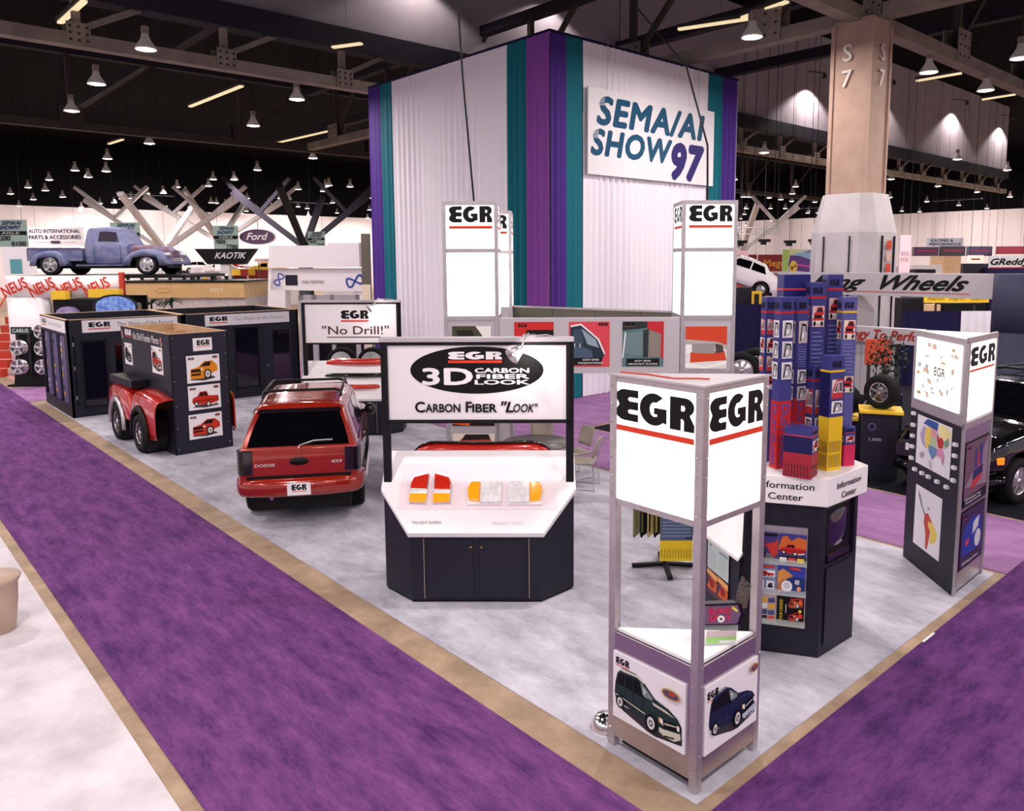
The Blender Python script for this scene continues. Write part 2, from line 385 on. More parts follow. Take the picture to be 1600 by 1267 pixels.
# ------------------------------------------------------------------ roof trusses
mat('beam_dim', '403A36', 0.7, spec=0.2)  # dim copy of the beam steel, roof shade painted into its colour
def truss(label, a, b, z0, z1, step, m='beam', top=True, first=2.0, gs=1.0, bm='beam_dim'):
    a = V(a); b = V(b); d = (b-a); L = d.length; d.normalize()
    t = thing('roof_truss', label, 'truss', a)
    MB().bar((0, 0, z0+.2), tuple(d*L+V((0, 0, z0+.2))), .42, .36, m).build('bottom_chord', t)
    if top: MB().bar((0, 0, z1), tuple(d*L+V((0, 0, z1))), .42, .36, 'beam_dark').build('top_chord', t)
    s = first; q = V((-d.y, d.x, 0)); kp = None; kd = None
    while s < L-1:
        p = d*s
        if kp is None:
            mb = MB(); mb.M = Matrix.Translation(-p); mb.bar(p+V((0, 0, z0+.3)), p+V((0, 0, z1)), .2, .2, bm)
            kp = mb.build('post', t, loc=p)
            mb = MB(); mb.M = Matrix.Translation(-p)
            mb.bar(p+V((0, 0, z0+.5)), p+d*(step/2)+V((0, 0, z1)), .16, .16, bm)
            kd = mb.build('brace', t, loc=p)
            kg = []
            for sg in (-1, 1):
                mb = MB(); mb.M = Matrix.Translation(-p); c = p+q*.23*sg
                mb.bar(c+d*-.5*gs+V((0, 0, z0+.05+.5*gs)), c+d*.5*gs+V((0, 0, z0+.05+.5*gs)), .03, gs, m)
                for i in range(3):
                    for j in range(3):
                        h = c+q*.005*sg+d*(-.35+.35*i)*gs+V((0, 0, z0+.05+(.2+.3*j)*gs)); mb.bar(h, h+q*.03*sg, .06, .06, 'beam_dark')
                kg.append(mb.build('gusset', t, loc=p))
        else:
            for k in [kp, kd]+kg:
                c = k.copy(); COL.objects.link(c); c.location = p
        s += step
    return t
truss('long tan roof truss crossing above the draped box', (-26.3, -20, 0), (-26.3, 84, 0), 10, 11.6, 4.2, top=False, first=.8, gs=.62, bm='beam')  # posts and braces in the lighter steel tone, painted as brightly lit
truss('tan roof truss far behind at the upper left', (-42.5, -20, 0), (-42.5, 84, 0), 10, 13.6, 8.0, m='beam_dim', first=5.2)
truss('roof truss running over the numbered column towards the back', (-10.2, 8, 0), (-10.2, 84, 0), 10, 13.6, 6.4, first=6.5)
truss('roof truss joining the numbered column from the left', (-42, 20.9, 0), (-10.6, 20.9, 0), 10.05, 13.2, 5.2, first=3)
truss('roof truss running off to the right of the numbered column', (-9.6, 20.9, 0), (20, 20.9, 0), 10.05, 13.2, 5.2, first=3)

# ------------------------------------------------------------------ the numbered column with pale cladding
t = thing('hall_column', 'square tan column marked S7 with pale grey faceted cladding below', 'column', (-10.2, 20.9, -0.01), radians(0))
mb = MB(); w = .52
mb.box(-w, -w, 0, w, w, 10.1, 'column_tan')
for sx, sy in ((-1, -1), (1, -1), (1, 1), (-1, 1)):
    mb.box(sx*w-.05, sy*w-.05, 4.9, sx*w+.05, sy*w+.05, 10.0, 'column_tan')
mb.build('shaft', t)
oc = lambda r, c: [(-r+c, -r), (r-c, -r), (r, -r+c), (r, r-c), (r-c, r), (-r+c, r), (-r, r-c), (-r, -r+c)]
mb = MB()
P = [(oc(.97, .34), 0.0), (oc(.92, .34), 4.6), (oc(.70, .24), 5.62)]
for k in range(2):
    a, z0 = P[k]; b, z1 = P[k+1]
    mb.add([(x, y, z0) for x, y in a]+[(x, y, z1) for x, y in b], [(i, (i+1)%8, 8+(i+1)%8, 8+i) for i in range(8)], 'cladding')
mb.add([(x, y, 5.62) for x, y in P[2][0]], [tuple(range(8))], 'cladding')
mb.build('cladding', t)
mb = MB()
for sx in (-.36, .36):
    mb.box(sx-.008, -.985, .1, sx+.008, -.93, 4.5, 'beam_dark')
for sy in (-.36, .36):
    mb.box(.93, sy-.008, .1, .985, sy+.008, 4.5, 'beam_dark')
mb.build('panel_joint', t)
p = Print((-.52, -.575, 0), (1, 0, 0)); p.text('S', .42, 9.05, .42, C('D8CFC6'), al='c', bold=.01); p.text('7', .42, 8.4, .42, C('D8CFC6'), al='c', bold=.01); p.build('marking', t)
p = Print((.575, -.52, 0), (0, 1, 0)); p.text('S', .55, 9.05, .42, C('D8CFC6'), al='c', bold=.01); p.text('7', .55, 8.4, .42, C('D8CFC6'), al='c', bold=.01); p.build('marking', t)
p = Print((.985, -.36, 0), (0, 1, 0)); 
for k, c in enumerate(('C8462E', 'D8B0A0', 'C8462E')): p.rect(.22, 3.55+.3*k, .5, 3.78+.3*k, C(c))
p.build('notice', t)

# branching concrete columns in the far hall
def tree_column(u, v, D, s, m, label, spread=4.4):
    b = atd(u, v, D); t = thing('branching_column', label, 'column', (b.x, b.y, -0.01))
    mb = MB(); mb.lathe([(.55*s, 0), (.5*s, b.z)], m, 10); mb.build('trunk', t)
    ax = CR.copy(); ax.z = 0; ax.normalize(); ay = V((_f.x, _f.y, 0)).normalized()
    for k in range(4):
        d = (ax if k < 2 else ay)*(1 if k % 2 else -1)
        top = d*spread*s + V((0, 0, b.z+3.6*s))
        mb = MB(); mb.bar((0, 0, b.z-.3), tuple(top), .40*s, .34*s, m)
        if k < 2:
            for q in (-.45, .5): mb.bar(tuple(d*spread*s*.62+V((0, 0, b.z+2.2*s))), tuple(d*spread*s*(.62+q)+V((0, 0, b.z+4.6*s))), .28*s, .25*s, m)
        mb.build('branch', t)
tree_column(256, 384, 62, 1.0, 'cladding', 'pale branching column behind the old blue pickup', 6.0)
tree_column(343, 372, 70, 1.0, 'cladding', 'pale branching column behind the small black trapezoid sign', 6.5)
tree_column(476, 380, 56, 1.0, 'beam_dark', 'dark branching column left of the tall draped box', 5.0)
tree_column(1158, 388, 70, 1.0, 'cladding', 'pale branching column right of the tall draped box', 5.0)

# ------------------------------------------------------------------ high-bay lamps and their light
def lamp_proto():
    t = thing('high_bay_lamp', 'round bell-shaped high-bay lamp glowing below the dark roof', 'lamp', (0, 0, 0), 0, 'high-bay lamps under the hall roof')
    MB().lathe([(.05, .42), (.09, .40), (.11, .30), (.13, .26), (.26, .06), (.28, 0), (.26, 0.005), (.12, .22)], 'lamp_shade', 14).build('reflector', t)
    MB().lathe([(.0, .02), (.12, -.02), (.25, .012), (.0, .03)], 'lamp_glow', 12).build('bulb', t)
    MB().box(-.08, -.08, .42, .08, .08, .60, 'beam').build('ballast', t)
    MB().tube([(0, 0, .6), (0, 0, 18-LAMP_Z)], .004, 'ceiling_dark', 3).build('hanger', t)
    return t
LAMP0 = lamp_proto(); _used = [False]
lamp_light = bpy.data.lights.new('high_bay_light', 'AREA'); lamp_light.shape = 'DISK'; lamp_light.size = .5
lamp_light.energy = LAMP_POWER; lamp_light.color = (1.0, .90, .88)
far_light = lamp_light.copy(); far_light.name = 'far_high_bay_light'; far_light.energy = 1300; far_light.size = 1.2
def lamp(p, light):
    if not _used[0]: o = LAMP0; _used[0] = True
    else: o = copy_tree(LAMP0)
    o.location = p
    if light:
        l = bpy.data.objects.new('high_bay_light', far_light if light == 2 else lamp_light); COL.objects.link(l); l.location = V(p)+V((0, 0, -.06))
PX_LAMPS = [(228,78),(151,132),(112,174),(464,156),(396,197),(166,268),(138,277),(71,298),(255,302),(326,291),(366,281),(178,317),(126,330),(140,326),
 (205,310),(290,303),(466,296),(505,299),(547,292),(514,290),(240,317),(330,317),(352,320),(420,318),(30,322),(98,308),(52,312),(438,310),(560,318),
 (385,330),(300,328),(480,326),(1175,59),(1451,114),(1540,142),(1594,92),(1194,239),(1238,303),(1227,326),(1278,333),(1262,333),(1170,308),(1163,335),(1166,326),(1290,346),
 (1241,352),(1165,352),(1205,345),(1241,365),(1280,354),(1350,300),(1220,312),(1455,345)]
inside = lambda p: -25.2 < p.x < -15 and 14 < p.y < 23.6
for i, (u, v) in enumerate(PX_LAMPS):
    p = atz(u, v, LAMP_Z)
    if p.y > 116 or p.x < -103: continue
    lamp(p, (p-CO).length < 62)
for gx in range(-38, 25, 8):  # out-of-frame lamps; the ones behind the camera added to brighten camera-facing surfaces
    for gy in range(-18, 40, 8):
        p = V((gx, gy+2, LAMP_Z)); d = p-CO; k = d.dot(_f)
        u = CX+FPX*d.dot(CR)/k if k > .1 else -9; v = CY-FPX*d.dot(CU)/k if k > .1 else -9
        if k > .1 and -40 < u < 1640 and -60 < v < 1300: continue
        if inside(p): continue
        lamp(p, True)

# the far part of the hall: lamps on a regular grid, seen as small points of light
for gx in range(-100, -43, 8):
    for gy in range(4, 112, 9): lamp(V((gx, gy, LAMP_Z+.4)), 2 if gx % 16 == 12 and gy % 18 == 4 else 0)
for gx in range(-43, 12, 8):
    for gy in range(52, 112, 9): lamp(V((gx, gy, LAMP_Z+.4)), 2 if (gx+43) % 16 == 0 and gy % 18 == 16 else 0)

# fluorescent strips
def strip(u0, v0, u1, v1, z=11.0, label=''):
    a = atz(u0, v0, z); b = atz(u1, v1, z)
    if (b-a).length > 7: b = a+(b-a).normalized()*7
    t = thing('strip_light', label, 'light', a, 0, 'fluorescent strips under the roof'); d = b-a
    MB().bar((0, 0, .12), tuple(d+V((0, 0, .12))), .26, .1, 'beam_dim').build('housing', t)
    MB().bar((0, 0, .04), tuple(d+V((0, 0, .04))), .16, .06, 'strip_glow').build('tube', t)
    MB().tube([tuple(d*.5+V((0, 0, .15))), tuple(d*.5+V((0, 0, 7.0)))], .004, 'ceiling_dark', 3).build('hanger', t)
for s in ((94,38,132,4),(297,168,378,136),(1060,48,1195,28),(1432,128,1502,116),(1535,157,1586,149),(430,225,575,192),(1300,85,1325,80),(520,76,565,70),(170,226,192,219),(1160,30,1230,5)):
    strip(*s, label='thin fluorescent strip light among the dark roof steelwork')

# wall-washing spotlights on the bulkhead
for i, (u, v) in enumerate(((1262,142),(1372,150),(1488,178),(1562,200),(850,10),(640,-30))):
    p = atx(u, v, -26.3); p = V((-25.2, p.y, p.z+.9))
    t = thing('wall_washer', 'small black spotlight washing the grey bulkhead wall', 'light', p, 0, 'bulkhead spotlights')
    MB().lathe([(.08, 0), (.16, -.3), (.14, -.3), (.06, -.1)], 'black', 12).build('can', t)
    MB().bar((0, 0, 0), (-1.1, 0, .3), .05, .05, 'black').build('arm', t)
    ld = bpy.data.lights.new('wall_washer_light', 'SPOT'); ld.energy = 1800 if i < 4 else 500; ld.spot_size = radians(128); ld.spot_blend = .3; ld.shadow_soft_size = .1; ld.color = (1, .9, .86)
    l = bpy.data.objects.new('wall_washer_light', ld); COL.objects.link(l); l.location = p+V((0, 0, -.32)); l.rotation_euler = (0, 0, 0)
# added area lights with made-up troughs, brightening the far perimeter walls
for i, (x, y, rz) in enumerate([(-97, y, 0) for y in (8, 28, 48, 68, 88)] + [(x, 110, 1) for x in (-80, -60, -40, -20, 0)]):
    ld = bpy.data.lights.new('perimeter_fill', 'AREA'); ld.shape = 'RECTANGLE'; ld.size = 8; ld.size_y = .6; ld.energy = 1500 if rz == 0 else 1000; ld.color = (1, .90, .88)
    l = bpy.data.objects.new('perimeter_fill', ld); COL.objects.link(l); l.location = (x, y, 11.3)
    d = V((-6, 0, -5)) if rz == 0 else V((0, 6, -5))
    l.rotation_euler = d.to_track_quat('-Z', 'Y').to_euler()
    t = thing('perimeter_fill_trough', 'long lamp trough added to brighten the pale perimeter wall', 'light', (x, y, 11.3), 0 if rz == 0 else pi/2, 'added perimeter wall lamps')
    MB().box(-.4, -3, .1, .4, 3, .3, 'beam_dark').build('trough', t)
    MB().tube([(0, 0, .3), (0, 0, 6.7)], .02, 'beam_dark', 5).build('hanger', t)
# ------------------------------------------------------------------ vehicles
def lerp(a, b, t): return a+(b-a)*t
def interp(keys, x):
    if x <= keys[0][0]: return keys[0][1:]
    for k in range(len(keys)-1):
        a, b = keys[k], keys[k+1]
        if x <= b[0]:
            t = (x-a[0])/(b[0]-a[0]); t = t*t*(3-2*t)*.5 + t*.5
            return tuple(lerp(p, q, t) for p, q in zip(a[1:], b[1:]))
    return keys[-1][1:]
class CarBody:
    # keys: (x, zlow, zbelt, ztop, w, wtop, lean)
    def __init__(s, keys, arches): s.keys = keys; s.arches = arches
    def ring(s, x):
        zl, zb, zt, w, wt, lean = interp(s.keys, x)
        za = 0
        for xc, zc, R in s.arches:
            if abs(x-xc) < R: za = max(za, zc+sqrt(R*R-(x-xc)**2))
        h = zb-zl
        pr = [(w*.90, max(zl, za)), (w*.985, max(zl+.08*h, za+.005)), (w, max(zl+.38*h, za+.01)), (w*.995, max(zl+.70*h, za+.02)), (w*.975, zb-.02), (w*.945, zb+.02),
              (wt*.985, zt-.16*(zt-zb)), (wt*.93, zt-.06*(zt-zb)-.005), (wt*.80, zt), (wt*.4, zt+.014), (0, zt+.018)]
        pr[5] = (pr[5][0], min(pr[5][1], pr[6][1]-.002)) if zt-zb > .03 else pr[5]
        out = []
        for y, z in pr:
            f = max(0, min(1.1, (z-zb)/(zt-zb))) if zt-zb > .05 else 0
            out.append((x+lean*f, y, z))
        return out
    def mesh(s, mb, m, n=64):
        x0 = s.keys[0][0]; x1 = s.keys[-1][0]
        xs = sorted(set([x0+(x1-x0)*i/n for i in range(n+1)] + [a[0]+sg*a[2]*q for a in s.arches for sg in (-1, 1) for q in (.999, .9, .7)]))
        R = [s.ring(x) for x in xs]
        mb.grid(R, m); mb.grid([[(x, -y, z) for x, y, z in r] for r in R], m, flip=True)
        for r, fl in ((R[0], True), (R[-1], False)):
            mb.grid([[p, (p[0], -p[1], p[2])] for p in r], m, flip=fl)
        return mb
    def side(s, x, t, sg, off=.007):
        r = s.ring(x); a = V(r[5]); b = V(r[6]); p = a.lerp(b, t); return (p.x, sg*(p.y+off), p.z)
    def window(s, x0, x1, t0, t1, sg, m, cut0=0, cut1=0, parent=None, name='side_window'):
        P = []
        for i in range(7):
            row = []
            for j in range(5):
                t = t0+(t1-t0)*j/4; q = j/4
                xa = x0+cut0*q; xb = x1+cut1*q
                row.append(s.side(xa+(xb-xa)*i/6, t, sg))
            P.append(row)
        return MB().grid(P, m, flip=(sg < 0)).build(name, parent)
    def cap_window(s, front, t0, t1, wf, m, parent, name, off=.012):
        r = s.ring(s.keys[-1 if front else 0][0]); a = V(r[5]); b = V(r[6]); P = []; d = off if front else -off
        for i in range(5):
            p = a.lerp(b, t0+(t1-t0)*i/4); rr = wf*(1-.02*(abs(i-2)/2)**3)
            P.append([(p.x+d, p.y*rr*k/6, p.z) for k in range(-6, 7)])
        return MB().grid(P, m, flip=front).build(name, parent)

def sweep(mb, path, sec, m, closed_ends=True):
    # path: (x,y) points; sec: (outward offset, z)
    P = []
    for i, p in enumerate(path):
        a = V(path[max(i-1, 0)]); b = V(path[min(i+1, len(path)-1)]); d = (b-a).normalized(); n = V((d.y, -d.x))
        P.append([(p[0]+n.x*o, p[1]+n.y*o, z) for o, z in sec])
    mb.grid([r+[r[0]] for r in P], m)
    if closed_ends:
        mb.add(P[0], [tuple(reversed(range(len(sec))))], m); mb.add(P[-1], [tuple(range(len(sec)))], m)
    return mb

_wheel = {}
def wheel(parent, loc, r=.37, w=.25, style='alloy', out=-1, name='wheel', rr=.62, spokes=5, white_wall=False):
    # axis along y, visible face towards out (-1 or +1); part = tyre, sub-part = rim
    k = (r, w, style, out, rr, spokes, white_wall)
    if k not in _wheel:
        h = w/2; q = r*rr
        t = MB().lathe([(q, -h*.8), (q*1.04, -h), (r*.93, -h), (r, -h*.7), (r, h*.7), (r*.93, h), (q*1.04, h), (q, h*.8)], 'rubber', 28, 'y')
        for kk in range(28):
            a = 2*pi*kk/28; mbp = V((cos(a)*r, 0, sin(a)*r)); t.bar(mbp+V((0, -h*.6, 0)), mbp+V((0, h*.6, 0)), r*.10, .012, 'rubber', up=(cos(a), 0, sin(a)))
        if white_wall: t.lathe([(q*1.12, out*(h+.002)), (q*1.2, out*(h+.004))], 'white', 28, 'y')
        d = MB().lathe([(q, out*h*.8), (q*.98, out*h*.92), (q*.90, out*h*.85), (q*.86, out*h*.3), (q*.2, out*h*.25), (0, out*h*.25)], style, 28, 'y')
        d.lathe([(q*.86, out*h*.28), (0, out*h*.26)], 'black', 20, 'y')
        d.lathe([(q*.24, out*h*.3), (q*.22, out*h*.85), (q*.1, out*h*.95), (0, out*h*.95)], style, 12, 'y')
        for s in range(spokes):
            a = 2*pi*s/spokes+.3
            d.bar((cos(a)*q*.12, out*h*.68, sin(a)*q*.12), (cos(a)*q*.93, out*h*.72, sin(a)*q*.93), q*.9/spokes*1.35, h*.25, style, up=(0, 1, 0))
        _wheel[k] = (t.mesh('tyre'), d.mesh('rim'))
    a, b = _wheel[k]
    o = bpy.data.objects.new(name, a); COL.objects.link(o); o.parent = parent; o.location = loc
    q = bpy.data.objects.new('rim', b); COL.objects.link(q); q.parent = o
    return o

def big_suv(name, label, loc, rotz, paint='car_red', detail=True, cat='car'):
    t = thing(name, label, cat, loc, rotz)
    LIFT = .09
    keys = [(-1.0, .56, 1.07, 1.66, .865, .66, .44), (-.9, .50, 1.07, 1.68, .895, .69, .38), (-.5, .42, 1.07, 1.70, .91, .70, .22), (.3, .36, 1.06, 1.725, .91, .715, .04), (1.2, .34, 1.05, 1.72, .91, .71, 0),
            (1.62, .34, 1.05, 1.66, .91, .70, 0), (2.28, .36, 1.03, 1.12, .90, .70, 0), (2.5, .38, 1.0, 1.08, .90, .72, 0), (3.3, .42, .92, 1.02, .885, .70, 0), (3.62, .46, .84, .94, .83, .62, 0), (3.76, .52, .74, .80, .74, .55, 0)]
    keys = [(k[0], k[1]+LIFT*.8, k[2]+LIFT+(.03 if k[0] < 2 else 0), k[3]+LIFT-(.02 if k[0] < 2 else 0))+k[4:] for k in keys]
    B = CarBody(keys, [(0, .38, .46), (2.94, .38, .46)])
    B.mesh(MB(), paint).build('body', t)
    MB().box(-.85, -.74, .24, 3.5, .74, .60, 'black').build('underbody', t)
    for sg in (-1, 1):
        B.window(-.52, .22, .06, .93, sg, 'glass_side', .16, 0, t); B.window(.30, .98, .06, .93, sg, 'glass_side', 0, 0, t); B.window(1.06, 1.98, .06, .93, sg, 'glass_side', 0, -.5, t)
        wheel(t, (0, sg*.79, .37), .37, .25, 'alloy', sg); wheel(t, (2.94, sg*.79, .37), .37, .25, 'alloy', sg)
        mb = MB(); mb.M = Matrix.Translation((1.78, sg*1.0, 1.12+LIFT))
        mb.lathe([(0, -.06), (.09, -.05), (.11, 0), (.09, .05), (0, .07)], 'black_gloss', 12, 'x'); mb.bar((0, 0, -.02), (.05, -sg*.14, -.03), .06, .05, 'black'); mb.build('mirror', t)
        MB().add([B.side(-.55, .03, sg, .012), B.side(1.95, .03, sg, .012), B.side(1.95, -.05, sg, .012), B.side(-.55, -.05, sg, .012)], [(0, 1, 2, 3)], 'black').build('belt_trim', t)
        mb = MB(); mb.tube([(.35, sg*.93, .34), (2.5, sg*.93, .34)], .035, 'chrome', 8); mb.build('running_board', t)
        for x in (.26, 1.02, 2.06):
            P = [B.ring(x)[j] for j in (2, 3, 4, 5)]; MB().tube([(p[0], sg*(p[1]+.001), p[2]) for p in P], .004, 'black', 4).build('door_seam', t)
        for x in (.42, 1.2): MB().box(x, sg*.925-.012, .93+LIFT, x+.14, sg*.925+.012, .97+LIFT, paint).build('door_handle', t)
    B.cap_window(False, .02, 1.0, .93, 'glass_dark', t, 'rear_window')
    B.cap_window(False, 1.01, 1.14, .97, 'lens_dark', t, 'roof_edge_reflection', .03)  # dark strip standing in for the reflection along the roof's trailing edge
    # windscreen
    a = B.ring(2.2); b = B.ring(1.66); P = []
    for i in range(5):
        x = 2.2-(.54)*i/4; r = B.ring(x); P.append([(x+.006, r[8][1]*1.08*k/4, r[9][2]+.012) for k in range(-4, 5)])
    MB().grid(P, 'glass_dark').build('windscreen', t)
    before = set(bpy.data.objects)
    # rear bumper, tail lamps, plate
    path = [(-.55, .94), (-.80, .935), (-.98, .86), (-1.07, .66), (-1.11, .35), (-1.12, 0), (-1.11, -.35), (-1.07, -.66), (-.98, -.86), (-.80, -.935), (-.55, -.94)]
    bp = sweep(MB(), path, [(-.16, .40), (-.02, .40), (.015, .44), (.02, .56), (-.0, .635), (-.05, .66), (-.16, .66)], paint).build('rear_bumper', t, 0)
    MB().box(-1.02, -.76, .655, -.94, .76, .70, 'black').build('bumper_step', t)
    for sg in (-1, 1):
        o = MB().prism([(-1.018, sg*.67), (-1.018, sg*.80), (-1.0, sg*.875), (-.90, sg*.912), (-.82, sg*.925), (-.82, sg*.67)], .72, 1.08, 'lens_dark').build('tail_lamp', t, .015)
    p = Print((-1.145, .17, .43), (0, -1, 0)); p.rect(0, 0, .34, .185, MATS['white']); p.egr(.06, .075, .22, .085); p.build('licence_plate', t)
    mb = MB(); mb.M = Matrix.Translation((-1.005, 0, .90)); mb.lathe([(.14, 0), (.13, -.015), (0, -.02)], 'black', 20, 'x'); 
    for vv in range(len(mb.v)): mb.v[vv].z = .90+(mb.v[vv].z-.90)*.42
    mb.build('tailgate_handle', t)
    p = Print((-1.003, .64, .84), (0, -1, 0), lift=.004); p.text('DODGE', 0, 0, .04, C('D8D0CC'), w=.29, bold=.012); p.build('badge', t); p = Print((-1.003, .72, .84), (0, -1, 0), lift=.004); p.text('4X4', 1.19, .015, .045, C('D8D0CC'), w=.16, shear=.3, bold=.012); p.build('badge', t)
    r0 = B.ring(-1.0); w0 = V(r0[5])-V((0, 0, LIFT)); w1 = V(r0[6])-V((0, 0, LIFT))
    wp = lambda y, q: (lerp(w0.x, w1.x, q)-.035, y, lerp(w0.z, w1.z, q))
    mb = MB(); mb.tube([wp(0, -.06), wp(-.02, .04), wp(-.22, .16), wp(-.5, .17)], .011, 'silver', 6); mb.build('rear_wiper', t)
    # roof rack
    rk = MB()
    for sg in (-1, 1): rk.tube([(-.25, sg*.60, 1.72), (-.15, sg*.60, 1.79), (1.0, sg*.60, 1.81), (1.2, sg*.60, 1.74)], .022, 'black', 8)
    rk.build('roof_rail', t)
    for x in (-.12, .95): MB().tube([(x, -.60, 1.78), (x, -.5, 1.81), (x, .5, 1.81), (x, .60, 1.78)], .022, 'black', 8).build('roof_crossbar', t)
    MB().tube([(-1.0, .42, .36), (-.7, .42, .36)], .03, 'chrome', 10).build('exhaust', t)
    for o in set(bpy.data.objects)-before:
        if o.parent == t: o.location.z += LIFT
    return t
fw_ang = radians(148.6)
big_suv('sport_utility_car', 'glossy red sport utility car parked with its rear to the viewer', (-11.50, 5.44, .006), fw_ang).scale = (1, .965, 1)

# ------------------------------------------------------------------ tall draped box and its sign
def drape(label, a, b, z0, z1, m, amp=.05, per=.22, seed=0):
    a = V(a); b = V(b); d = b-a; L = d.length; d.normalize(); n = V((d.y, -d.x)); rnd = random.Random(seed)
    N = max(8, int(L/per*6)); P = []; ph = 0; cols = []
    for i in range(N+1):
        ph += 2*pi/6*(.7+.6*rnd.random()); s = L*i/N
        o = amp*(.6+.5*sin(s*2.1+seed))*sin(ph)*.8 + amp*.3*rnd.random()
        cols.append((a+d*s, o))
    for z, k in ((z0, 1.25), ((z0*.7+z1*.3), 1.0), (z0*.2+z1*.8, .8), (z1-.12, .45), (z1, .3)):
        P.append([(q.x+n.x*o*k, q.y+n.y*o*k, z) for q, o in cols])
    return tag(MB().grid(P, m).build('drape'), label, 'drape')
Z1 = 9.8
for k, (y0, y1, m, l) in enumerate([(14.5, 15.1, 'purple_drape', 'purple drape on the right face beside the near corner of the tall box'), (15.1, 15.74, 'teal_drape', 'teal drape left of the white cloth carrying the show sign'),
        (15.74, 21.45, 'white_drape', 'wide white drape behind the hanging show sign'), (21.45, 22.18, 'teal_drape', 'teal drape right of the show sign'), (22.18, 23.1, 'purple_drape', 'purple drape at the far right edge of the tall box')]):
    drape(l, (-15.5, y0), (-15.5, y1), .02, Z1, MATS[m], .06 if m == 'white_drape' else .075, .24, k+3)
for k, (x0, x1, m, l) in enumerate([(-24.68, -23.9, 'purple_drape', 'purple drape at the far left edge of the tall box'), (-23.9, -23.17, 'teal_drape', 'teal drape near the far left edge of the tall box'),
        (-23.17, -17.2, 'white_drape', 'wide white drape on the left face of the tall box'), (-17.2, -16.37, 'teal_drape', 'teal drape on the left face beside the violet one'), (-16.37, -15.5, 'violet_drape', 'violet drape on the left face at the near corner of the tall box')]):
    drape(l, (x0, 14.5), (x1, 14.5), .02, Z1, MATS[m], .035 if m == 'white_drape' else .075, .28, k+23)
drape('white drape on the hidden rear face of the tall box', (-15.5, 23.1), (-24.68, 23.1), .02, Z1, MATS['white_drape'], .03, .5, 60)
drape('white drape on the hidden far side of the tall box', (-24.68, 23.1), (-24.68, 14.5), .02, Z1, MATS['white_drape'], .03, .5, 61)
t = thing('drape_scaffold', 'pipe frame along the top of the tall draped box', 'frame', (-15.5, 14.5, 0))
for a, b in (((.0, 0), (0, 8.6)), ((0, 0), (-9.18, 0)), ((-9.18, 0), (-9.18, 8.6)), ((0, 8.6), (-9.18, 8.6))):
    MB().tube([(a[0], a[1], Z1+.03), (b[0], b[1], Z1+.03)], .04, 'navy_drape', 8).build('top_rail', t)
for q in ((-.1, .1), (-.1, 8.5), (-9.08, .1), (-9.08, 8.5)): MB().tube([(q[0], q[1], 0), (q[0], q[1], Z1)], .04, 'beam', 8).build('upright', t)

t = thing('show_sign', 'white show banner board with teal and purple lettering on the draped box', 'sign', (-15.36, 15.8, 6.25))
MB().box(-.04, 0, 0, 0, 5.82, 2.34, 'white').build('board', t)
p = Print((0, 0, 0), (0, 1, 0)); TE = C('0C4E70'); PU = C('281A6C')
p.text('SEMA/AI', .38, 1.40, .72, TE, w=4.88, bold=.042, shear=.2, space=1.10)
p.text('SHOW', .14, .56, .66, TE, w=3.50, bold=.042, shear=.2, space=1.10)
p.text('97', 3.72, .14, 1.0, PU, w=1.52, bold=.055, shear=.2, space=1.08)
for k in range(6):
    p.rect(.40, 1.90+.045*k, .66, 1.915+.045*k, MATS['white'], False); p.rect(.16, 1.0+.045*k, .42, 1.015+.045*k, MATS['white'], False)
p.build('lettering', t)
for y in (.8, 5.0): MB().tube([(-.02, y, 2.34), (-.02, y, 3.6)], .008, 'alu', 5).build('hanging_wire', t)

# ------------------------------------------------------------------ tall light towers with the header panels
def posts4(t, w, h, m='alu', s=.055):
    for sx in (-1, 1):
        for sy in (-1, 1):
            MB().box(sx*w-s/2-sx*s/2, sy*w-s/2-sy*s/2, 0, sx*w+s/2-sx*s/2, sy*w+s/2-sy*s/2, h, m).build('post', t, .004)
def light_tower(label, loc, rz, H=4.76, front=True):
    t = thing('light_tower', label, 'display tower', loc, rz); w = .41
    posts4(t, w, H)
    for z in (H-.03, 4.04, 3.04, 2.2, .03):
        for sx, sy, L in ((0, -1, 0), (0, 1, 0), (-1, 0, 1), (1, 0, 1)):
            if L: fr = MB().box(sx*w-.02-sx*.022, -w+.056, z-.03, sx*w+.02-sx*.022, w-.056, z+.03, 'alu')
            else: fr = MB().box(-w+.056, sy*w-.02-sy*.022, z-.03, w-.056, sy*w+.02-sy*.022, z+.03, 'alu')
            fr.build('frame_rail', t)
    MB().box(-w+.01, -w+.01, H-.02, w-.01, w-.01, H, 'grey_laminate').build('cap', t)
    A = [((0, -1), 0), ((1, 0), pi/2), ((0, 1), pi), ((-1, 0), -pi/2)]
    for (nx, ny), r in A:
        R = Matrix.Rotation(r, 4, 'Z')
        for z0, z1 in ((4.07, H-.06), (3.07, 4.01)):
            mb = MB(); mb.M = R; mb.box(-w+.05, -w+.012, z0, w-.05, -w+.03, z1, 'lightbox')
            o = mb.build('light_panel', t)
            if z1 > 4.5:
                e = R @ V((1, 0, 0)); p = Print(R @ V((-w, -w+.01, 0)), e, lift=.004); p.egr(.10, 4.45, .64, .24, gap=.2, bh=.18); p.build('lettering', t)
        mb = MB(); mb.M = R; mb.box(-w+.03, -w+.014, 2.23, w-.03, -w+.03, 3.01, 'grey_laminate'); mb.build('side_panel', t)
        mb = MB(); mb.M = R; mb.box(-w+.03, -w+.014, .06, w-.03, -w+.03, 2.17, 'grey_laminate'); mb.build('side_panel', t)
    return t
TR = radians(47.56)
ex = V((cos(TR), sin(TR), 0)); en = V((sin(TR), -cos(TR), 0))
PL = V((-9.335, 7.115, 0)); PR = PL+ex*3.54
tl = light_tower('left glowing tower over the booth, standing behind the carbon fiber display', PL-en*.41, TR)
